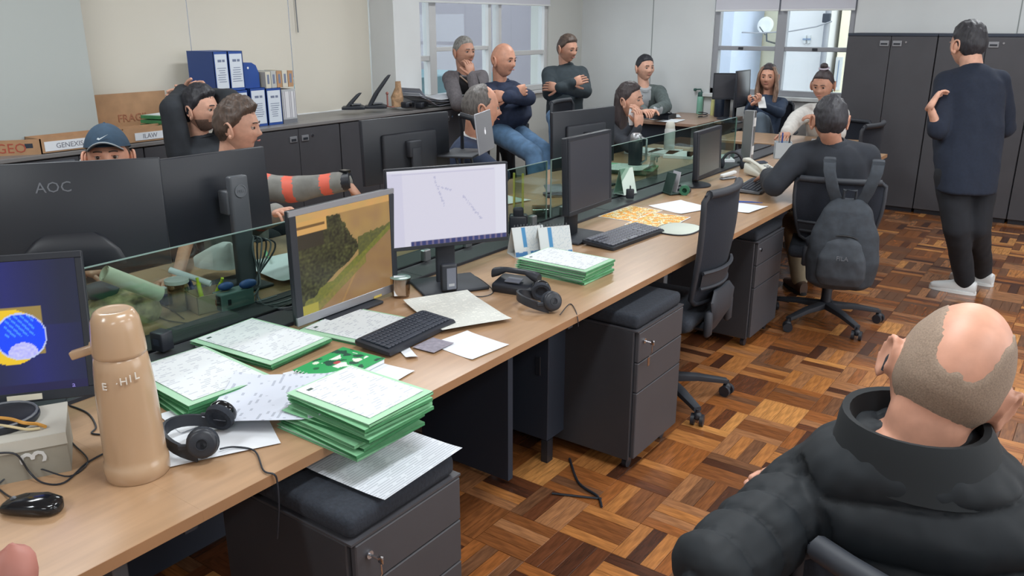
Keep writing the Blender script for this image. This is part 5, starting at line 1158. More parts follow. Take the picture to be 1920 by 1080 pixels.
for i in range(6):
    n = 12; zf = lambda s: .012 * i + .010 + (.17 - .02 * i) * max(0, (-s - .05) * 1.25) ** 1.5 * 2.2 / (1 + .2 * i) + .01 * math.sin(s * 7 + i)
    vs = []
    for k in range(n + 1):
        s = -.5 + k / n
        for y in (-.14, .14):
            for dz in (0, .002): vs.append((s * .62 + .02 * math.sin(i * 3), y + .01 * math.sin(i * 2.1), zf(s) + dz))
    fs = []
    for k in range(n):
        a = k * 4; b = a + 4; fs += [[a, b, b + 2, a + 2], [a + 1, a + 3, b + 3, b + 1], [a, a + 1, b + 1, b], [a + 2, b + 2, b + 3, a + 3]]
    fs += [[0, 2, 3, 1], [n * 4, n * 4 + 1, n * 4 + 3, n * 4 + 2]]
    m = MB(); m.add(vs, fs, 0, True); m.build('sleeve', [mat('sleeve_grey', (168, 172, 184), .35), M_paper][i % 2], t)
for i, (px, lab) in enumerate(((765, 'small black camera in front of the pale plastic sleeves'), (790, 'second small black device in front of the pale plastic sleeves'))):
    t = thing('small_camera', lab, 'camera', tuple(PX(px, 203, -4.90)), .3 * i)
    m = MB(); m.box((0, 0, .03), (.07, .11, .05), 0, None, .01, 2); m.build('case', M_black, t); m = MB(); m.tube([(.03, 0, .032), (.06, .0, .034)], .02, 12); m.build('lens', M_blackg, t)
# navy dark chair back / bag near grey-haired man and microphone arm
t = thing('webcam_arm', 'black bent monitor lamp clipped beside the silver laptop', 'lamp', tuple(PX(868, 300, -2.95)), 0)
a, b, c = PX(862, 215, -2.95), PX(885, 222, -2.9), PX(893, 242, -2.88); o = Vector(t.location)
m = MB(); m.tube([Vector((0, 0, DZ - o.z)), PX(866, 240, -2.97) - o, a - o], .010, 8); m.build('arm', M_black, t)
m = MB(); m.tube([a - o, b - o, c - o], [.016, .018, .014], 10); m.build('head', M_black, t)
t.location = o
# ================================================================== people
M_skin = mat('skin_light', (206, 158, 136), .55, var=.05, scale=30)
M_skinp = mat('skin_pink', (204, 150, 126), .5, var=.05, scale=30)
M_skint = mat('skin_tan', (186, 138, 116), .55, var=.05, scale=30)
M_eye = mat('eye_white', (172, 160, 152), .4); M_iris = mat('iris_dark', (46, 34, 30), .3); M_lip = mat('lip', (172, 104, 96), .5)
def hair_mat(name, c, rough=.55): return mat(name, c, rough, var=.22, scale=90, bump=.35, stretch=(1, 1, .25))
M_hblack = hair_mat('black_hair', (40, 40, 46)); M_hbrown = hair_mat('brown_hair', (74, 60, 52)); M_hgrey = hair_mat('grey_hair', (128, 126, 122)); M_hdgrey = hair_mat('dark_grey_hair', (92, 88, 86))
M_hlong = hair_mat('dark_brown_hair', (56, 48, 50)); M_hblond = hair_mat('light_brown_hair', (132, 106, 90)); M_stub = mat('stubble_grey', (142, 123, 107), .8, var=.10, scale=420, bump=.12)
def _g(x, z, x0, z0, sx, sz): return math.exp(-((x - x0) / sx) ** 2 - ((z - z0) / sz) ** 2)
def head_pt(d, face=True, jaw=1.0):
    dx, dy, dz = d
    x = .0765 * dx; y = (.094 if dy > 0 else .100) * dy; z = .118 * dz
    if dz < 0:
        s = -dz; x *= 1 - .34 * jaw * s ** 1.8
        y *= (1 - .08 * s) if dy > 0 else (1 - .55 * s ** 1.3)
    else:
        x *= 1 + .02 * dz
    if dy < 0: x *= 1 + .05 * (-dy) * (1 if dz > -.3 else 0)
    if face and dy > .15:
        y -= .006 * max(0, 1 - abs(x) / .05) * (1 if abs(z) < .07 else .3)
        y += .010 * _g(x, z, 0, .0, .008, .020) + .024 * _g(x, z, 0, -.024, .012, .013) + .006 * _g(abs(x), z, .013, -.030, .007, .007)
        y += .004 * _g(abs(x), z, .030, .024, .024, .008) - .011 * _g(abs(x), z, .031, .006, .015, .010)
        y += .006 * _g(x, z, 0, -.053, .020, .009) + .009 * _g(x, z, 0, -.092, .022, .016) - .004 * _g(x, z, 0, -.069, .018, .006) + .004 * _g(abs(x), z, .042, -.022, .018, .018)
    return Vector((x, y, z))
def _dirs(n, m):
    L = []
    for i in range(1, m):
        ph = -PI / 2 + PI * i / m
        for k in range(n): a = 2 * PI * k / n; L.append((math.cos(ph) * math.cos(a), math.cos(ph) * math.sin(a), math.sin(ph)))
    return L
def head_mesh(mb, Mx, n=56, m=44, eyes=True, jaw=1.0, ears=True):
    D = _dirs(n, m); vs = [head_pt((0, 0, -1))] + [head_pt(d, True, jaw) for d in D] + [head_pt((0, 0, 1))]
    T = len(vs) - 1; fs = []
    for k in range(n):
        q = (k + 1) % n; fs.append([0, 1 + q, 1 + k]); fs.append([T, T - n + k, T - n + q])
        for i in range(m - 2): fs.append([1 + i * n + k, 1 + i * n + q, 1 + (i + 1) * n + q, 1 + (i + 1) * n + k])
    mb.add(vs, fs, 0, True, Mx)
    if ears:
        for s in (-1, 1):
            R = Matrix.Rotation(s * -.42, 4, 'Z') @ Matrix.Rotation(.12, 4, 'X')
            E = Mx @ Matrix.Translation((s * .076, -.008, -.008)) @ R @ Matrix.Scale(1.12, 4)
            a = MB(); n2 = 14
            rim = [Vector((s * (.012 + .004 * math.sin(t)), .018 * math.cos(t) - .003 * math.sin(t), .031 * math.sin(t) * (1 if math.sin(t) > 0 else .92))) for t in np.linspace(-1.9, 3.9, n2)]
            a.tube(rim, [.0035] + [.005] * (n2 - 2) + [.0035], 8); a.ell((s * .006, -.001, .001), (.007, .016, .028), 0, None, 12, 8); a.ell((s * .009, .002, -.026), (.006, .009, .010))
            mb.add(a.v, a.f, 0, True, E)
    if eyes:
        for s in (-1, 1):
            mb.ell(Mx @ Vector((s * .031, .0735, .006)), .0118, 1, (Mx.to_3x3()).normalized(), 12, 8)
            mb.ell(Mx @ Vector((s * .0308, +.0818, .0055)), .0070, 2, (Mx.to_3x3()).normalized(), 10, 6)
            mb.tube([Mx @ Vector((s * x, .0845 + .001 - abs(x - .03) * .25, .012 + .002 * math.sin((x - .016) * 100))) for x in (.016, .024, .032, .040, .047)], .0026, 6, 0)
            mb.tube([Mx @ Vector((s * x, .0935 - abs(x - .015) * .34, .026 + .003 * math.sin((x - .012) * 90))) for x in (.012, .02, .028, .036, .044)], .0030, 6, 4)
        mb.tube([Mx @ Vector((x, .0950 - x * x * 9, -.0535 - .001 * math.cos(x * 120))) for x in (-.022, -.012, 0, .012, .022)], [.0012, .0036, .0042, .0036, .0012], 8, 3)
HL = [(-1, -.62), (-.6, -.55), (-.25, -.30), (-.05, -.02), (.12, .12), (.25, .22), (.45, .48), (.75, .60), (1, .64)]
def hairline(y, shift=0):
    for (a, b), (c, d) in zip(HL, HL[1:]):
        if y <= c: return b + (d - b) * (y - a) / (c - a) + shift
    return HL[-1][1] + shift
def hair_mesh(mb, Mx, style, thick=.012, mi=0, n=64, m=48, back=-.0):
    D = _dirs(n, m) + [(0, 0, 1)]; off = []
    for d in D:
        dx, dy, dz = d; e = dz - hairline(dy, back)
        nzv = noise.noise(Vector(d) * 5) ; nf = noise.noise(Vector(d) * 16)
        k = max(0, min(1, (e + .03 * nf) / .14))
        if style in ('balding', 'fringe'):
            crown = dz - (.50 if style == 'balding' else .30) - .25 * max(0, -dy)
            if style == 'balding' and dy < .2: crown = dz - 1.2
            k = min(k, max(0, min(1, (-crown + .05 * nf) / .10)))
            if dy > .35: k = 0
        if style == 'cropbald':
            # bald crown running down the back to a point, stubble on the sides and below
            w_ = max(0, min(1, (abs(dx) - .30) / .40)); zb = .30 + .70 * w_ * w_ * (3 - 2 * w_) + .10 * noise.noise(Vector(d) * 7) + .07 * noise.noise(Vector(d) * 60)
            k = min(k, max(0, min(1, (zb - dz) / .10)))
        t = thick * (.85 + .35 * nzv + .12 * nf)
        if style in ('volume',): t *= 1 + .9 * max(0, dz) * (1 if dy > -.3 else .6)
        if style in ('short', 'crop'): t *= .7 + .6 * max(0, dz)
        off.append(-.004 + (t + .004) * k ** .7)
    vs = []
    for d, o in zip(D, off): p = head_pt(d, False); vs.append(p + Vector(d) * o)
    T = len(D) - 1; fs = []
    for i in range(m - 2):
        for k in range(n):
            q = (k + 1) % n; f = [i * n + k, i * n + q, (i + 1) * n + q, (i + 1) * n + k]
            if any(off[j] > -.0035 for j in f): fs.append(f)
    for k in range(n):
        q = (k + 1) % n; f = [T, T - n + k, T - n + q]
        if any(off[j] > -.0035 for j in f): fs.append(f)
    mb.add(vs, fs, mi, True, Mx)
def hand(mb, W, d, pn, thumb, curl=.35, sc=1.0, mi=0, spread=.0):
    W = Vector(W); d = Vector(d).normalized(); pn = Vector(pn); pn = (pn - d * pn.dot(d)).normalized(); l = d.cross(pn) * thumb
    mb.loft([(W - d * .02, l * .024 * sc, pn * .019 * sc), (W + d * .012 * sc, l * .028 * sc, pn * .018 * sc), (W + d * .045 * sc, l * .040 * sc, pn * .016 * sc), (W + d * .088 * sc, l * .042 * sc, pn * .012 * sc)], 14, mi, 2.6)
    for k, (o, L, r) in enumerate(((.031, .070, .0088), (.0105, .078, .0092), (-.0105, .073, .0086), (-.030, .058, .0076))):
        p = W + d * (.082 - abs(o) * .15) * sc + l * o * sc; dd = (d + l * spread * o * 10).normalized(); ax = dd.cross(pn)
        rr = r * sc
        for s, fr in enumerate((.45, .30, .25)):
            ang = curl * (.7 + .3 * s + .08 * k); dd = (math.cos(ang) * dd + math.sin(ang) * pn.copy() if False else (Matrix.Rotation(ang, 3, ax) @ dd))
            q = p + dd * L * fr * sc; mb.cap(p, q, rr, rr * .92, mi, 9); p = q; rr *= .92
    p = W + d * .022 * sc + l * .028 * sc; dd = (d * .65 + l * .65 + pn * .35).normalized(); q = p + dd * .042 * sc; mb.cap(p, q, .0125 * sc, .0105 * sc, mi, 9)
    dd = (dd + d * .5 + pn * .25).normalized(); mb.cap(q, q + dd * .03 * sc, .0105 * sc, .0088 * sc, mi, 9)
def remeshed(mb, name, mats, parent, vox=.012, smooth=4, disp=None, matfn=None, label=None):
    me = mb.mesh(name, mats); bm = bmesh.new(); bm.from_mesh(me); bmesh.ops.recalc_face_normals(bm, faces=bm.faces); bm.to_mesh(me); bm.free()
    o = bpy.data.objects.new(name, me); COL.objects.link(o)
    r = o.modifiers.new('r', 'REMESH'); r.mode = 'VOXEL'; r.voxel_size = vox
    s = o.modifiers.new('s', 'SMOOTH'); s.factor = .5; s.iterations = smooth
    dg = bpy.context.evaluated_depsgraph_get(); me2 = bpy.data.meshes.new_from_object(o.evaluated_get(dg)); o.modifiers.clear(); o.data = me2; bpy.data.meshes.remove(me)
    me2.name = name; me2.materials.clear()
    for q in mats: me2.materials.append(q)
    nv = len(me2.vertices)
    if disp:
        co = np.empty(nv * 3); me2.vertices.foreach_get('co', co); no = np.empty(nv * 3); me2.vertices.foreach_get('normal', no); co = co.reshape(-1, 3); no = no.reshape(-1, 3)
        dd = np.array([disp(Vector(c), Vector(q)) for c, q in zip(co, no)]); co += no * dd[:, None]; me2.vertices.foreach_set('co', co.ravel())
    npoly = len(me2.polygons); me2.polygons.foreach_set('use_smooth', [True] * npoly)
    if matfn:
        c = np.empty(npoly * 3); me2.polygons.foreach_get('center', c); c = c.reshape(-1, 3); q = np.empty(npoly * 3); me2.polygons.foreach_get('normal', q); q = q.reshape(-1, 3)
        me2.polygons.foreach_set('material_index', [matfn(Vector(a), Vector(b)) for a, b in zip(c, q)])
    else: me2.polygons.foreach_set('material_index', [0] * npoly)
    me2.update()
    if parent is not None: o.parent = parent
    if label: o['label'] = label
    return o
def folds(amp=.006, sc=9, seed=0):
    def f(c, n):
        a = noise.noise(Vector((c.x * sc + seed, c.y * sc, c.z * sc * .55))); b = noise.noise(Vector((c.x * sc * 2.3, c.y * sc * 2.3 + seed, c.z * sc * 1.5)))
        r = 1 - abs(a) * 2.2
        return amp * (r * .7 + b * .5)
    return f
def person(label, base, head, hyaw, neck, cyaw, pelvis, el, er, wl, wr, hl=None, hr=None, kl=None, kr=None, al=None, ar=None, toe=None, pyaw=None, hp=0.0, hroll=0.0, hs=1.0, skin=None, sw=.165, fat=1.0, belly=0.0,
           top=None, topdisp=None, topmat=None, sleeve=1.0, trousers=None, shoes=None, hair=None, hairm=None, hairt=.012, collar=None, vox=.012, g=.012, armg=0.0, female=False, nose_eyes=True, curl=.4, merge=False, extra=None, hem=-.16, trous_fat=1.0, sdrop=0.0, neckr=.056):
    base = Vector(base); a = Vector
    head, neck, pelvis, el, er, wl, wr = [Vector(q) - base for q in (head, neck, pelvis, el, er, wl, wr)]
    pyaw = cyaw if pyaw is None else pyaw
    F = Vector((math.cos(cyaw), math.sin(cyaw), 0)); R = Vector((math.sin(cyaw), -math.cos(cyaw), 0)); PF = Vector((math.cos(pyaw), math.sin(pyaw), 0)); PR = Vector((math.sin(pyaw), -math.cos(pyaw), 0))
    U = (neck - pelvis).normalized(); Fd = (F - U * F.dot(U)).normalized()
    kl, kr, al, ar = [None if q is None else Vector(q) - base for q in (kl, kr, al, ar)]
    if kl is None: kl = pelvis - PR * .12 + PF * .43 + Vector((0, 0, -.02)); kr = pelvis + PR * .12 + PF * .43 + Vector((0, 0, -.02))
    if kr is None: kr = kl + PR * .2
    if al is None: al = Vector((kl.x + PF.x * .02, kl.y + PF.y * .02, .09)); ar = Vector((kr.x + PF.x * .02, kr.y + PF.y * .02, .09))
    t = thing('person', label, 'person', tuple(base))
    sk = skin or M_skin
    def torso(mb, g, t0=-.16, f=fat):
        L = (neck - pelvis).length; secs = []
        for tt, w_, d_, fo in ((t0, .150, .110, 0), (0, .165, .120, .0), (.22, .158 * f, .115 * f, .012), (.45, .160 * f, .118 * f, .012), (.68, .172, .118, .006), (.83, .170, .104, 0), (.93, .120, .078, -.005), (1.0, .066, .060, .0)):
            k = max(0, min(1, tt)); r = (PR * (1 - k) + R * k).normalized(); fd = (PF * (1 - k) + Fd * k).normalized()
            w2 = w_ * (.92 if female else 1); c = pelvis + (neck - pelvis) * tt + fd * (fo + belly * math.exp(-((tt - .3) / .25) ** 2))
            secs.append((c, r * (w2 + g), fd * (d_ * (.9 if female else 1) + g + belly * .7 * math.exp(-((tt - .3) / .25) ** 2))))
        mb.loft(secs, 22, 0, 2.35)
    swx = sw * (.9 if female else 1)
    SL = neck - U * (.07 + sdrop) - R * swx; SR = neck - U * (.07 + sdrop) + R * swx; fm = .86 if female else 1
    def arms(mb, g, frac=1.0):
        for S_, E_, W_, s in ((SL, el, wl, -1), (SR, er, wr, 1)):
            mb.cap(neck - U * .052 + R * s * .05, S_, .040 + g, .054 * fm + g, 0, 14)
            mb.cap(S_, E_, .054 * fm + g, .043 * fm + g, 0, 14)
            Wf = E_ + (W_ - E_) * frac; mb.cap(E_, Wf, .045 * fm + g, (.031 + .010 * (1 - frac)) * fm + g * .8, 0, 14)
    HPL = pelvis - PR * .092 - Vector((0, 0, .03)); HPR = pelvis + PR * .092 - Vector((0, 0, .03))
    def legs(mb, g, full=True):
        for H_, K_, A_ in ((HPL, kl, al), (HPR, kr, ar)):
            mb.cap(H_, K_, .085 * fm * trous_fat + g, .062 * fm * trous_fat + g, 0, 16); mb.cap(K_, A_ + (K_ - A_).normalized() * (.0 if full else .02), .060 * fm * trous_fat + g, .046 * trous_fat + g, 0, 16)
    Mx = Matrix.Translation(head) @ Matrix.Rotation(hyaw - PI / 2, 4, 'Z') @ Matrix.Rotation(hroll, 4, 'Y') @ Matrix.Rotation(hp, 4, 'X') @ Matrix.Scale(hs, 4)
    # body: one continuous mesh (torso, neck, limbs, head, hands)
    b = MB(); torso(b, -.012); arms(b, -.010); legs(b, -.012)
    nb = Mx @ Vector((0, -.032, -.055)); b.cap(neck - U * .04, nb, neckr * fm * max(1, hs * .97), (neckr - .004) * fm * hs, 0, 16)
    if merge: head_mesh(b, Mx, 72, 56, False)
    me = remeshed(b, 'body', [sk], None, .006 if merge else .014, 5 if not merge else 3)
    q = MB(); mm = me.data; q.v = [tuple(v.co) for v in mm.vertices]; q.f = [list(p.vertices) for p in mm.polygons]; q.m = [0] * len(q.f); q.sm = [True] * len(q.f)
    bpy.data.objects.remove(me)
    if not merge: head_mesh(q, Mx, eyes=nose_eyes)
    for W_, E_, H_, s in ((wl, el, hl, -1), (wr, er, hr, 1)):
        fd = (W_ - E_).normalized()
        hd, pn, th, cu = H_ if H_ else (fd, -U + Fd * .3, 1 if s < 0 else -1, curl)
        hand(q, W_, hd, pn, th, cu, 1.0 * hs)
    # feet
    me = q.mesh('body', [sk, M_eye, M_iris, M_lip, hairm or M_hbrown]); ob = bpy.data.objects.new('body', me); COL.objects.link(ob); ob.parent = t
    if hair and hair != 'none':
        m = MB(); hair_mesh(m, Mx, hair, hairt); m.build('hair', hairm, t)
    if trousers:
        m = MB(); m.loft([(pelvis - Vector((0, 0, .12)), PR * .14, PF * .10), (pelvis, PR * (.165 * fm + .004), PF * .125), (pelvis + U * .10, PR * (.158 * fm), PF * .115)], 20, 0, 2.4)
        legs(m, .006); remeshed(m, 'trousers', [trousers], t, max(vox, .012), 3, folds(.006, 8, 3))
    if top:
        m = MB(); torso(m, g, hem); arms(m, g * .7 + armg, sleeve)
        ctx = dict(neck=neck, pelvis=pelvis, U=U, R=R, F=Fd, SL=SL, SR=SR, el=el, er=er, wl=wl, wr=wr)
        d_ = topdisp(ctx) if topdisp else folds(.007, 8, cyaw)
        tm = [top] + (topmat[0] if topmat else [])
        remeshed(m, 'top', tm, t, vox, 4, d_, (lambda c, n: topmat[1](c, n, ctx)) if topmat else None)
    if collar:
        m = MB(); rr = .072 * fm; hh = collar[1]
        for k in range(2):
            c = neck + U * (-.012 + hh * k)
            if k == 0: secs = []
            secs.append((c, R * (rr + .012 * (1 - k)) , Fd * (rr + .008 + .012 * (1 - k))))
        secs2 = [secs[0], (neck + U * hh * .5, R * (rr + .006), Fd * (rr + .01)), secs[1], (secs[1][0] + U * .001, R * (rr - .010), Fd * (rr - .004)), (neck + U * hh * .3, R * (rr - .014), Fd * (rr - .006))]
        m.loft(secs2, 24, 0, 2.1); m.build('collar', collar[0], t)
    if shoes:
        for k, A_ in enumerate((al, ar)):
            ty = (toe if toe is not None else pyaw) + (.1 if k == 0 else -.1); T = Vector((math.cos(ty), math.sin(ty), 0)); Rr = Vector((T.y, -T.x, 0)); g0 = Vector((A_.x, A_.y, 0)); zb = A_.z - .09
            up = Vector((0, 0, 1)); g0.z = zb
            m = MB(); m.loft([(g0 - T * .075 + up * .045, Rr * .026, up * .040), (g0 - T * .05 + up * .048, Rr * .034, up * .046), (g0 + T * .0 + up * .052, Rr * .038, up * .050), (g0 + T * .08 + up * .040, Rr * .042, up * .036), (g0 + T * .14 + up * .032, Rr * .044, up * .027), (g0 + T * .185 + up * .028, Rr * .034, up * .020), (g0 + T * .20 + up * .026, Rr * .015, up * .012)], 18, 0, 2.6); s_ = m.build('shoe', shoes, t)
            m = MB(); m.loft([(g0 + T * .062 + up * -.0 + up * .001, T * .145, Rr * .046), (g0 + T * .062 + up * .022, T * .143, Rr * .045)], 24, 0, 2.6); m.build('sole', M_white if shoes == M_white or 'white' in shoes.name else M_rubber, s_)
    if extra: extra(t, Mx, dict(neck=neck, pelvis=pelvis, U=U, R=R, F=Fd, SL=SL, SR=SR, el=el, er=er, wl=wl, wr=wr, base=base))
    return t
deg = math.radians
def onfloor(p): return Vector((p.x, p.y, .09))
M_jeans = mat('blue_jeans', (78, 108, 140), .85, var=.12, scale=14, bump=.1); M_jeansl = mat('light_jeans', (116, 152, 190), .85, var=.12, scale=14, bump=.1)
M_tro = mat('black_trousers', (27, 30, 37), .9, var=.08, scale=20); M_shoeb = mat('black_shoe', (36, 36, 40), .5); M_shoew = mat('white_shoe', (218, 222, 224), .5)
M_navy = mat('navy_knit', (28, 36, 52), .95, var=.06, scale=60, bump=.05)
# --- standing man in the navy jumper (seen from behind)
b13 = PZ(1805, 535, 0)
al_, ar_ = PZ(1795, 548, 0) + Vector((.03, .0, .09)), PZ(1832, 532, 0) + Vector((.02, 0, .09))
person('man standing in a navy jumper and white shoes with his back to us', b13, PD(1814, 84, 5.22), deg(140), PD(1824, 128, 5.22), deg(112), PD(1813, 318, 5.18), PD(1758, 243, 5.14), PD(1886, 240, 5.3), PD(1744, 200, 5.08), PD(1850, 205, 5.55),
       hl=((PD(1768, 160, 5.14) - PD(1744, 200, 5.08)), RT * 1.0, 1, .35), kl=PD(1794, 430, 5.20), kr=PD(1832, 428, 5.22), al=al_, ar=ar_, toe=deg(172), pyaw=deg(125), hs=1.14, top=M_navy, sleeve=.12, trousers=M_tro, shoes=M_shoew, hair='short', hairm=M_hblack, hairt=.016, fat=1.12, sw=.150, sdrop=.018, vox=.011, g=.020, armg=.006, trous_fat=1.14, hem=-.22, neckr=.062, nose_eyes=True, collar=(M_navy, .012))
# --- bald man at lower right in a quilted jacket
M_puff = mat('black_quilted_nylon', (27, 32, 37), .66, var=.08, scale=14, bump=.12, spec=.35)
def puffer(ctx):
    nk, U, SL, SR, el, er = ctx['neck'], ctx['U'], ctx['SL'], ctx['SR'], ctx['el'], ctx['er']
    def f(c, n):
        onarm = None
        for S_, E_ in ((SL, el), (SR, er)):
            ax = (E_ - S_); L = ax.length; ax = ax / L; s = (c - S_).dot(ax); r = ((c - S_) - ax * s).length
            if s > .03 and r < .09: onarm = s
        s = onarm if onarm is not None else (nk - c).dot(U)
        per = .062 if onarm is not None else .082
        w_ = noise.noise(c * 6) * .012; q = abs(math.sin(PI * ((s + w_) / per + .18)))
        wr = noise.noise(Vector((c.x * 46, c.y * 46, c.z * 22)))
        return (.014 if onarm is not None else .020) * (q ** .32) - .011 + .0026 * wr
    return f
b14 = Vector((-.10, 1.28, 0)); nk = PD(1718, 812, 1.19)
def ex14(t, Mx, c):
    m = MB(); nk = c['neck']; U, R, F = c['U'], c['R'], c['F']
    m.loft([(nk - U * .050, R * .128, F * .112), (nk - U * .012, R * .112, F * .100), (nk + U * .014, R * .104, F * .092), (nk + U * .028, R * .098, F * .086), (nk + U * .026, R * .088, F * .078), (nk - U * .02, R * .080, F * .070)], 32, 0, 2.1); m.build('collar', mat('collar_cloth', (27, 32, 36), .8), t)
    m = MB(); p = Mx @ Vector((-.081, -.014, .012)); q = Mx @ Vector((-.083, -.020, -.030)); m.tube([p, (p + q) / 2 + Vector((-.002, -.002, 0)), q], [.003, .004, .003], 8); m.build('ear_hook', M_black, t)
person('bald man seated at lower right, seen from behind, in a black quilted jacket', b14, PD(1778, 706, 1.19), deg(94), nk, deg(97), Vector((-.04, 1.26, .56)), PD(1345, 1065, 1.16), Vector((.36, 1.34, .84)), PD(1470, 1040, 1.42), PD(1535, 905, 1.40),
       hr=(PD(1372, 876, 1.34) - PD(1535, 905, 1.40), Vector((-.15, -.9, -.1)), 1, .15), hroll=deg(17), hp=deg(-8), hs=.97, skin=M_skinp, sw=.166, sdrop=.085, neckr=.060, top=M_puff, topdisp=puffer, trousers=M_tro, shoes=M_shoeb, hair='cropbald', hairm=M_stub, hairt=.0022, vox=.0055, g=.018, armg=.006, merge=True, nose_eyes=False, fat=1.05, extra=ex14)
# --- seated man with the backpack chair
M_jack = mat('charcoal_jacket', (33, 38, 47), .85, var=.08, scale=16, bump=.1)
b12 = Vector((-1.22, 4.92, 0))
person('dark-haired man seated with his back to us in a charcoal jacket at the desk end', b12, PD(1556, 226, 4.5), deg(118), PD(1560, 266, 4.56), deg(120), Vector((-1.20, 4.90, .56)), PD(1452, 345, 4.62), PD(1628, 360, 4.70), PD(1440, 330, 5.0), PD(1585, 350, 5.1),
       hs=1.06, skin=M_skint, top=M_jack, trousers=mat('khaki_trousers', (150, 140, 118), .9, var=.06, scale=14), shoes=mat('brown_shoe', (84, 66, 56), .5), hair='short', hairm=M_hblack, hairt=.014, sw=.178, sdrop=.02, g=.020, armg=.010, fat=1.1, collar=(M_jack, .03), vox=.012, pyaw=deg(125), kl=Vector((-1.55, 5.20, .50)), kr=Vector((-1.28, 5.32, .50)), al=PZ(1497, 548, 0) + Vector((0, 0, .09)), ar=PZ(1520, 530, 0) + Vector((.0, .1, .09)))
# --- cap man behind the glossy monitor
def cap_extra(t, Mx, c):
    m = MB(); D = []
    n, k = 40, 14; vs = []; fs = []
    for i in range(k + 1):
        ph = .30 + (PI / 2 - .30) * i / k
        for j in range(n):
            a = 2 * PI * j / n; d = (math.cos(ph) * math.cos(a), math.cos(ph) * math.sin(a), math.sin(ph)); p = head_pt(d, False) + Vector(d) * .014; p.z += .006 - .012 * max(0, -d[1]); vs.append(p)
    for i in range(k):
        for j in range(n): q = (j + 1) % n; fs.append([i * n + j, i * n + q, (i + 1) * n + q, (i + 1) * n + j])
    m.add(vs, fs, 0, True, Mx); m.ell(Mx @ Vector((0, 0, .136)), .006); M_cap = mat('petrol_cap', (44, 66, 86), .85, var=.06, scale=40); m.build('cap', M_cap, t)
    m = MB(); vs = []; fs = []
    for i in range(7):
        s = i / 6
        for j in range(13):
            u = -1 + 2 * j / 12; x = .066 * u * (1 - .04 * s); y = .085 * math.sqrt(max(0, 1 - (u * .82) ** 2)) + .075 * s * math.sqrt(max(.0, 1 - u * u * .75)); z = .056 - .030 * u * u + .004 * s
            for dz in (0, .004): vs.append((x, y, z + dz))
    for i in range(6):
        for j in range(12):
            a = (i * 13 + j) * 2; b = a + 2; c_ = a + 26; d = c_ + 2; fs += [[a, c_, d, b], [a + 1, b + 1, d + 1, c_ + 1]]
            if i == 5: fs.append([c_, c_ + 1, d + 1, d])
    m.add(vs, fs, 0, True, Mx); m.build('visor', M_cap, t)
    m = MB(); pts = [vs[(6 * 13 + j) * 2 + 1] for j in range(13)]; m.tube([Mx @ Vector(p) for p in pts], .0032, 6); m.build('visor_trim', mat('grey_trim', (150, 160, 166), .7), t)
    m = MB(); P = [(-.014, .0), (-.020, -.006), (-.012, -.010), (.022, .012), (-.010, -.004)]
    m.prism(P, 0, .0015, 0, Mx @ frame((-1, 0, 0), (0, -.35, 1), (.004, .0935, .082))); m.build('logo', mat('pale_print', (190, 200, 206), .6), t)
    m = MB(); e = Mx @ Vector((.088, -.008, -.01)); m.tube([e, e + Vector((0, -.02, .006))], .006, 8); m.build('earbud', M_white, t)
M_shirtd = mat('dark_tshirt', (50, 54, 60), .9, var=.06, scale=20)
person('man in a petrol blue cap whose forehead shows above the glossy black monitor', Vector((-3.52, 1.80, 0)), PD(204, 296, 3.5), deg(-34), Vector((-3.48, 1.83, 1.03)), deg(-25), Vector((-3.50, 1.85, .54)), Vector((-3.36, 2.12, .82)), Vector((-3.42, 1.48, .82)), PX(328, 535, -2.78), Vector((-3.10, 1.50, .80)),
       hl=(Vector((.35, -.75, .35)), Vector((.3, .25, -.9)), -1, .95), hp=deg(6), hs=1.06, skin=M_skinp, top=M_shirtd, sleeve=.15, trousers=M_tro, shoes=M_shoeb, hair='short', hairm=M_hbrown, hairt=.006, extra=cap_extra)
m = MB(); a = PX(272, 480, -2.72); b = PX(306, 470, -2.70); m.box((0, 0, 0), ((b - a).length, .02, .012), 0, None, .003); o = solo(m, 'wooden_stamp', mat('orange_wood', (176, 116, 84), .5), 'orange-brown wooden stick held in the hand behind the glass', 'stick', tuple((a + b) / 2), R=frame(b - a, (0, 0, 1)).to_3x3())
# --- young man in grey workwear (profile)
M_work = mat('grey_workwear', (128, 128, 124), .9, var=.10, scale=14, bump=.1); M_org = mat('orange_band', (224, 104, 84), .6)
def wm(c, n, x):
    for S_, E_, W_ in ((x['SL'], x['el'], x['wl']), (x['SR'], x['er'], x['wr'])):
        a = E_ - S_; L = a.length; s = (c - S_).dot(a) / L; r = ((c - S_) - a * (s / L)).length
        if .22 < s < .30 and r < .1: return 1
        a = W_ - E_; L = a.length; s = (c - E_).dot(a) / L; r = ((c - E_) - a * (s / L)).length
        if (.155 < s < .205 or -.02 < s < .03) and r < .075: return 1
    return 0
def ex3(t, Mx, c):
    w_ = c['wr']; d = (w_ - c['er']).normalized(); m = MB(); m.tube([w_ - d * .018, w_ + d * .026], .046, 16); m.build('watch', M_black, t)
    m = MB(); m.box(w_ + Vector((0, 0, .047)), (.045, .04, .014), 0, None, .004); m.build('watch_face', M_blackg, t)
b3 = Vector((-3.52, 2.42, 0))
person('young brown-haired man in profile wearing grey workwear with orange bands and a watch', b3, PD(447, 238, 3.98), deg(34), PD(428, 300, 4.05), deg(20), Vector((-3.50, 2.44, .55)), PD(470, 420, 4.05), PD(545, 356, 3.90), PD(520, 400, 3.7), PD(648, 340, 3.88),
       hr=(Vector((.55, .5, -.9)), Vector((-.5, -.5, -.5)), 1, .5), hs=1.06, hp=deg(-4), skin=M_skin, sleeve=.94, top=M_work, topmat=([M_org], wm), trousers=M_work, shoes=M_shoeb, hair='volume', hairm=M_hbrown, hairt=.018, armg=.008, g=.016, collar=(M_work, .03), extra=ex3)
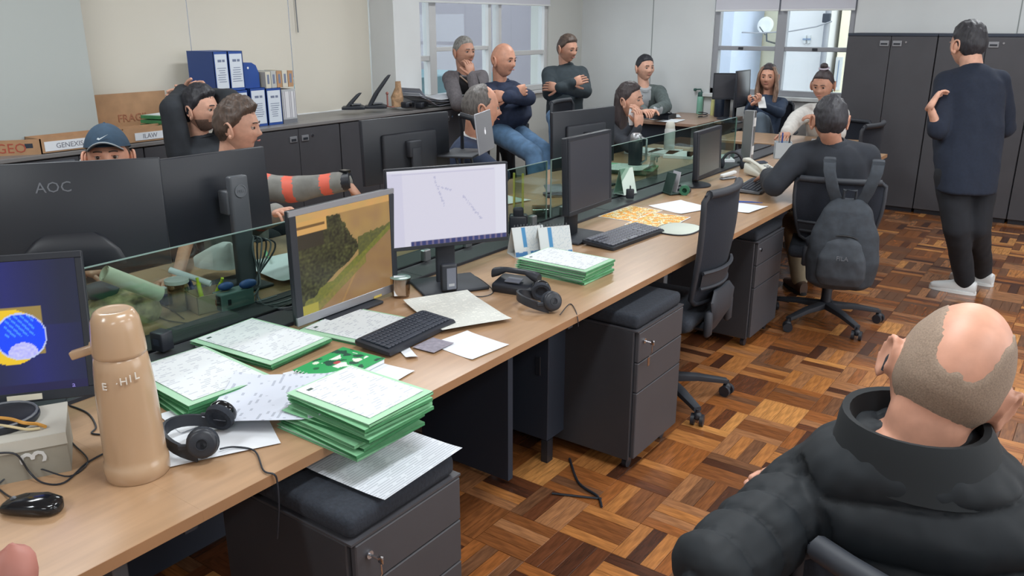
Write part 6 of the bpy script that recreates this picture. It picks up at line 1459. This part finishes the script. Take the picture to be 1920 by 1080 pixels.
# --- man with hands behind his head
def beard(c0, t0):
    def f(t, Mx, c):
        m = MB(); D = _dirs(56, 44); n = 56; off = []
        for d in D:
            dx, dy, dz = d; e = min(.9, (-.40 - dz) * 6 + (abs(dx) > .5) * .8 * (1 if dz < .1 else -3)) if dy > -.05 else -1
            if dz < -.92: e = -1
            if abs(dx) < .22 and -.52 < dz < -.36 and dy > .5: e = -.2
            off.append(-.004 + (t0 + .004) * max(0, min(1, e)))
        vs = [head_pt(d) + Vector(d) * o for d, o in zip(D, off)]; fs = []
        for i in range(42):
            for k in range(n):
                q = (k + 1) % n; f_ = [i * n + k, i * n + q, (i + 1) * n + q, (i + 1) * n + k]
                if any(off[j] > -.0035 for j in f_): fs.append(f_)
        m.add(vs, fs, 0, True, Mx); m.build('beard', c0, t)
    return f
M_dkshirt = mat('black_sweatshirt', (40, 44, 50), .9, var=.08, scale=18, bump=.08)
person('bearded man in black leaning back with both hands behind his head', Vector((-4.18, 2.88, 0)), PD(377, 206, 4.72), deg(22), PD(372, 258, 4.82), deg(10), Vector((-4.20, 2.90, .55)), PD(432, 188, 4.78), PD(322, 205, 4.62), PD(362, 180, 5.0), PD(345, 172, 4.86),
       hl=(Vector((-.8, -.4, .1)), Vector((.3, -.3, -.2)), 1, .4), hr=(Vector((.6, .6, .25)), Vector((.3, -.5, -.3)), -1, .4), hs=1.06, skin=M_skin, top=M_dkshirt, trousers=M_tro, shoes=M_shoeb, hair='volume', hairm=M_hblack, hairt=.016, armg=.012, extra=beard(mat('brown_stubble', (104, 82, 72), .9, var=.2, scale=200), .002), collar=(M_dkshirt, .015), al=Vector((-3.90, 3.35, .09)), ar=Vector((-3.78, 3.2, .09)))
# --- grey-haired man in profile behind the laptop
M_blue2 = mat('navy_shirt', (40, 52, 76), .9, var=.08, scale=18)
person('grey-haired balding man in profile behind the open silver laptop', Vector((-3.38, 3.98, 0)), PD(903, 203, 5.0), deg(50), PD(893, 258, 5.1), deg(35), Vector((-3.42, 3.95, .55)), PD(862, 330, 5.0), PD(940, 330, 4.9), PD(900, 345, 4.9), PD(925, 352, 4.95), hs=1.16, hp=deg(-3), skin=M_skinp, top=M_blue2, trousers=M_tro, shoes=M_shoeb, hair='balding', hairm=M_hdgrey, hairt=.010, g=.012, collar=(mat('white_lanyard_collar', (190, 190, 190), .8), .012))
# --- man in grey cardigan, leaning beyond the cabinets
M_card = mat('grey_cardigan', (104, 100, 104), .95, var=.08, scale=50, bump=.1)
def cardm(c, n, x):
    v = c - x['neck']; return 1 if abs(v.dot(x['R'])) < .055 * (1 - v.dot(-x['U']) * .6) and n.dot(x['F']) > .3 and v.dot(-x['U']) < .45 else 0
def ex4(t, Mx, c):
    m = MB(); R, F, U, nk = c['R'], c['F'], c['U'], c['neck']
    m.tube([nk - R * .07 + F * .06 + U * .01, nk - R * .055 + F * .13 - U * .10, nk - R * .02 + F * .150 - U * .26], .007, 6); m.tube([nk + R * .07 + F * .06 + U * .01, nk + R * .05 + F * .13 - U * .10, nk - R * .02 + F * .150 - U * .26], .007, 6); m.build('lanyard', mat('beige_lanyard', (170, 148, 130), .8), t)
person('grey-haired man in a grey cardigan with his chin resting on his hand', Vector((-4.95, 6.45, 0)), PD(870, 98, 7.4), deg(-12), PD(868, 138, 7.5), deg(-28), Vector((-5.0, 6.5, .88)), PD(896, 178, 7.1), PD(858, 196, 7.2), PD(884, 142, 7.08), PD(905, 190, 6.95),
       hl=(Vector((-.15, -.1, .95)), Vector((-.9, .2, 0)), 1, .6), hs=1.12, skin=M_skint, top=M_card, topmat=([mat('black_inner_shirt', (46, 46, 50), .9)], cardm), trousers=M_tro, shoes=M_shoeb, hair='short', hairm=M_hgrey, hairt=.009, kl=Vector((-4.85, 6.6, .5)), kr=Vector((-4.95, 6.35, .5)), al=Vector((-4.8, 6.65, .09)), ar=Vector((-4.9, 6.35, .09)), extra=ex4, sw=.160, g=.014, armg=.006)
# --- bald man in navy, arms crossed
M_nav2 = mat('navy_fleece', (38, 48, 72), .95, var=.08, scale=40, bump=.06); M_patch = mat('red_patch', (190, 130, 120), .8)
def arm_patch(mt, side=-1):
    def f(t, Mx, c):
        S_, E_ = (c['SR'], c['er']) if side > 0 else (c['SL'], c['el']); p = S_ + (E_ - S_) * .40; o = (Vector((0, 0, CAMH)) - (p + c['base'])).normalized()
        m = MB(); M_ = frame(Vector((0, 0, 1)).cross(o) * 1, (0, 0, 1), p + o * .078); m.box((0, 0, 0), (.055, .032, .006), 0, None, .001); m.v = [tuple(M_ @ Vector(q)) for q in m.v]; m.build('sleeve_patch', mt, t)
    return f
person('bald heavy man in a navy fleece and blue jeans with crossed arms, leaning back', Vector((-4.45, 6.15, 0)), PD(944, 113, 7.1), deg(0), PD(937, 155, 7.25), deg(2), PD(944, 238, 7.2), PD(990, 184, 7.0), PD(925, 196, 6.85), PD(952, 182, 6.72), PD(962, 172, 6.80),
       hl=(Vector((-.75, -.75, .1)), Vector((-.7, .7, 0)), 1, .8), hr=(Vector((.55, .75, .1)), Vector((-.8, .4, 0)), -1, .9), hs=1.2, hp=deg(-6), hroll=deg(0), skin=M_skinp, top=M_nav2, trousers=M_jeans, shoes=M_shoeb, hair='none', fat=1.25, belly=.05, sw=.170, g=.018, armg=.012, collar=(M_nav2, .03), kl=PD(1022, 285, 6.85), kr=PD(1000, 290, 6.55), al=onfloor(PD(1046, 400, 6.65)), ar=onfloor(PD(1022, 400, 6.40)), trous_fat=1.1, extra=arm_patch(M_patch, 1), pyaw=deg(-5), hem=-.10)
t = thing('stool', 'dark square stool carrying the bald man in the navy fleece', 'stool', (-4.58, 6.22, 0), .2)
m = MB(); m.box((0, 0, .79), (.34, .34, .06), 0, None, .012, 2); m.build('seat', M_cush, t)
for s in (-1, 1):
    for q in (-1, 1): m = MB(); m.tube([(s * .14, q * .14, .77), (s * .17, q * .17, 0)], .016, 8); m.build('leg', M_black, t)
# --- man in dark jacket by the white wall
M_dj = mat('dark_green_jacket', (42, 52, 58), .9, var=.08, scale=20, bump=.06)
def ex7(t, Mx, c): arm_patch(M_patch, 1)(t, Mx, c); arm_patch(mat('green_patch', (110, 170, 90), .8), -1)(t, Mx, c)
person('man in a dark zip jacket and light jeans with folded arms', Vector((-4.35, 6.95, 0)), PD(1064, 92, 8.0), deg(-12), PD(1060, 126, 8.1), deg(-38), PD(1058, 212, 8.0), PD(1097, 172, 7.85), PD(1030, 176, 7.75), PD(1048, 164, 7.58), PD(1072, 156, 7.62),
       hl=(Vector((-.8, -.5, .1)), Vector((-.5, .6, -.2)), 1, .4), hr=(Vector((.7, .4, .3)), Vector((-.6, .6, -.3)), -1, .4), hs=1.1, hp=deg(-10), skin=M_skint, top=M_dj, trousers=M_jeansl, shoes=M_shoeb, hair='short', hairm=M_hbrown, hairt=.014, sw=.165, g=.016, armg=.010, collar=(M_dj, .03), kl=PD(1062, 260, 7.6), kr=PD(1042, 230, 7.5), al=onfloor(PD(1070, 330, 7.45)), ar=onfloor(PD(1046, 320, 7.40)), hem=-.14, extra=ex7)
# --- woman with tissue
def long_hair(len_, mt, wide=1.0, front=True):
    def f(t, Mx, c):
        m = MB(); Z = lambda v: Mx @ Vector(v)
        R3 = Mx.to_3x3()
        def sec(p, a, b): return (Z(p), R3 @ Vector((a, 0, 0)), R3 @ Vector((0, b, 0)))
        m.loft([sec((0, -.045, .085), .05, .04), sec((0, -.055, .02), .080, .048), sec((0, -.062, -.06), .086 * wide, .045), sec((0, -.060, -.06 - len_ * .5), .09 * wide, .04), sec((0, -.055, -.06 - len_), .07 * wide, .022)], 22, 0, 2.4)
        if front:
            for s in (-1, 1): m.loft([sec((s * .045, .035, .10), .02, .03), sec((s * .078, .030, .03), .016, .040), sec((s * .085, .022, -.05), .018, .038), sec((s * .088, .03, -.12), .024, .032), sec((s * .080, .045, -.12 - len_ * .7), .020, .016)], 14, 0, 2.2)
        remeshed(m, 'hair_lengths', [mt], t, .007, 3, lambda p, n: .003 * noise.noise(Vector((p.x * 60, p.y * 60, p.z * 6))))
    return f
M_bl = mat('black_blouse', (50, 54, 62), .9)
def ex8(t, Mx, c):
    long_hair(.16, M_hlong, 1.0, False)(t, Mx, c)
person('long dark-haired woman in profile holding a white tissue to her mouth', Vector((-3.42, 5.85, 0)), PD(1180, 187, 6.45), deg(8), PD(1163, 224, 6.6), deg(10), Vector((-3.45, 5.85, .52)), PD(1140, 280, 6.5), PD(1180, 275, 6.2), PD(1195, 232, 6.25), PD(1196, 240, 6.15), hl=(Vector((.1, -.2, .95)), Vector((-.9, 0, 0)), 1, .5), hr=(Vector((0, .1, .95)), Vector((-.9, .2, 0)), -1, .5), hs=1.1, hroll=deg(6), skin=M_skin, top=M_bl, trousers=M_tro, shoes=M_shoeb, hair='short', hairm=M_hlong, hairt=.014, female=True, extra=ex8)
m = MB(); m.loft([((0, 0, -.09), (.018, 0, 0), (0, .02, 0)), ((0, 0, -.03), (.022, .01, 0), (0, .03, 0)), ((.004, 0, .03), (.018, .01, 0), (0, .028, 0)), ((0, .01, .06), (.010, 0, 0), (0, .015, 0))], 9, 0, 2.1); solo(m, 'paper_tissue', M_paper, 'white paper tissue held at the mouth of the long-haired woman', 'tissue', tuple(PD(1185, 212, 6.22)))
# --- man behind the crosswise desk
M_gj = mat('grey_green_jacket', (86, 96, 96), .9, var=.12, scale=26, bump=.1)
def gjm(c, n, x):
    v = c - x['neck']; return 1 if abs(v.dot(x['R'])) < .045 + .02 * (v.dot(-x['U']) < .1) and n.dot(x['F']) > .2 else 0
person('man in a grey padded jacket over a pale shirt sitting behind the crosswise desk', Vector((-4.38, 8.6, 0)), PD(1209, 128, 9.0), deg(-30), PD(1208, 162, 9.05), deg(-52), Vector((-4.42, 8.64, .55)), PD(1248, 200, 8.75), PD(1178, 198, 8.6), PD(1225, 207, 8.3), PD(1207, 207, 8.25), hs=1.16, skin=M_skin, top=M_gj, topmat=([mat('pale_shirt', (168, 172, 176), .9)], gjm), trousers=M_jeans, shoes=M_shoeb, hair='short', hairm=M_hblack, hairt=.011, sw=.172, g=.018, armg=.010, collar=(mat('pale_shirt', (168, 172, 176), .9), .02))
# --- woman in blazer with phone
M_blz = mat('dark_blue_blazer', (44, 58, 80), .9, var=.05, scale=20)
person('woman with long light-tipped hair in a dark blue blazer holding a phone', Vector((-2.93, 8.35, 0)), PD(1441, 145, 8.3), deg(-82), PD(1440, 180, 8.4), deg(-75), Vector((-2.92, 8.38, .55)), PD(1462, 212, 8.2), PD(1404, 212, 8.2), PD(1425, 196, 7.95), PD(1410, 196, 7.95), hl=(Vector((-.8, -.3, .2)), Vector((0, -.2, 1)), 1, .7), hr=(Vector((.5, -.3, .3)), Vector((0, -.3, .9)), -1, .7), hs=1.08, skin=M_skinp, top=M_blz, trousers=mat('slate_trousers', (84, 98, 112), .9), shoes=M_shoeb, hair='short', hairm=M_hlong, hairt=.012, female=True, kl=PD(1432, 225, 7.75), kr=PD(1425, 222, 7.7), al=onfloor(PD(1436, 300, 7.7)), ar=onfloor(PD(1446, 300, 7.6)), extra=long_hair(.15, M_hblond, 1.05), g=.016)
m = MB(); m.box((0, 0, 0), (.075, .15, .009), 0, None, .004, 2); solo(m, 'smartphone', M_white, 'white smartphone held by the woman in the blue blazer', 'phone', tuple(PD(1428, 192, 7.88)), R=Matrix.Rotation(.6, 3, 'Z') @ Matrix.Rotation(.7, 3, 'X'))
# --- woman in white sweater with bun
M_ws = mat('white_sweater', (202, 200, 196), .95, var=.04, scale=30, bump=.1)
def ex11(t, Mx, c):
    m = MB(); m.ell(Mx @ Vector((0, -.015, .150)), (.034, .034, .026)); m.build('bun', M_hlong, t)
    m = MB(); m.tube([Mx @ Vector((.034 * math.cos(a), -.015 + .034 * math.sin(a), .131)) for a in np.linspace(0, 2 * PI, 17)[:-1]], .009, 8, closed=True); m.build('scrunchie', mat('lilac_scrunchie', (176, 168, 180), .9), t)
person('woman in a white sweater with her hair in a high bun, leaning over the desk', Vector((-2.10, 7.72, 0)), PD(1543, 160, 7.25), deg(-92), PD(1545, 198, 7.4), deg(-110), Vector((-2.06, 7.74, .55)), PD(1570, 250, 7.2), PD(1494, 222, 7.2), PD(1540, 228, 6.95), PD(1475, 248, 6.95), hl=(Vector((-.6, -.2, .3)), Vector((-.3, .2, -.9)), 1, .5), hs=1.12, hp=deg(-14), skin=M_skint, top=M_ws, trousers=M_tro, shoes=M_shoew, hair='crop', hairm=M_hlong, hairt=.008, female=True, extra=ex11, g=.022, armg=.016, sw=.18)
sheet('white sheets in front of the woman in the white sweater', -1.95, 7.32, DZ + .001, math.radians(10), .30, .21, M_paper, .006, 95)
sheet('white sheet on the desk left of the seated man with the backpack', -1.72, 6.35, DZ + .001, math.radians(100), .21, .30, M_print, .006, 96)
# --- backpack on the chair
t = thing('backpack', 'black backpack hanging from the back of the mesh chair by its straps', 'backpack', tuple(Vector((-1.06, 4.50, .40))), math.radians(14))
M_bp = mat('black_backpack_cloth', (46, 52, 60), .8, var=.10, scale=30, bump=.15); M_bp2 = mat('backpack_pocket_cloth', (54, 60, 68), .75, var=.08, scale=30, bump=.12)
m = MB(); m.loft([((0, 0, -.06), (.13, 0, 0), (0, .07, 0)), ((0, -.01, -.03), (.17, 0, 0), (0, .095, 0)), ((0, -.01, .10), (.185, 0, 0), (0, .105, 0)), ((0, .0, .24), (.165, 0, 0), (0, .09, 0)), ((0, .02, .36), (.12, 0, 0), (0, .065, 0)), ((0, .04, .42), (.07, 0, 0), (0, .035, 0))], 28, 0, 2.6); remeshed(m, 'bag_body', [M_bp], t, .009, 3, folds(.006, 10, 2))
m = MB(); m.loft([((0, -.085, -.03), (.10, 0, 0), (0, .03, 0)), ((0, -.095, .02), (.125, 0, 0), (0, .04, 0)), ((0, -.095, .12), (.12, 0, 0), (0, .038, 0)), ((0, -.08, .20), (.09, 0, 0), (0, .03, 0)), ((0, -.065, .24), (.05, 0, 0), (0, .02, 0))], 24, 0, 2.5); remeshed(m, 'front_pocket', [M_bp2], t, .008, 3, folds(.003, 14, 5))
m = MB(); m.tube([(.13 * math.sin(a), -.098 - .0 * a + .03 * abs(math.sin(a)), .115 + .13 * math.cos(a)) for a in np.linspace(-1.7, 1.7, 18)], .005, 6); m.build('zip', mat('zip_black', (26, 28, 32), .4), t)
m = MB(); m.text('FILA', .032, frame((1, 0, 0), (0, 0, 1), (0, -.140, .12)), 0, .002); m.build('lettering', mat('grey_print', (170, 172, 176), .5), t)
for s in (-1, 1):
    m = MB(); P = [Vector((s * .05, .03, .38)), Vector((s * .085, .015, .46)), Vector((s * .115, .03, .56)), Vector((s * .12, .055, .61)), Vector((s * .12, .10, .615))]
    m.loft([(p, Vector((.032, 0, 0)), Vector((0, .010, 0)) if i < 3 else Vector((0, .004, .010))) for i, p in enumerate(P)], 12, 0, 4); m.build('shoulder_strap', M_bp, t)
m = MB(); m.tube([(-.03, .02, .40), (-.03, .0, .47), (.03, .0, .47), (.03, .02, .40)], .008, 8); m.build('grab_loop', M_bp, t)
# --- out-of-focus hand at the lower left corner
m = MB(); tip = PD(8, 1052, .25); up = (PD(20, 1000, .25) - PD(-10, 1200, .25)).normalized(); lt = up.cross(FW).normalized()
W = tip - up * .172 + lt * .035
hand(m, W, up, FW, -1, .04, 1.15)
m.cap(W, W - up * .16 + Vector((0, -.05, 0)), .032, .04)
t = thing('person', 'blurred pink fingertips at the lower left corner of the picture', 'person', tuple(W))
m.v = [tuple(Vector(q) - W) for q in m.v]
remeshed(m, 'hand', [mat('skin_pink_close', (170, 112, 100), .6)], t, .004, 4)
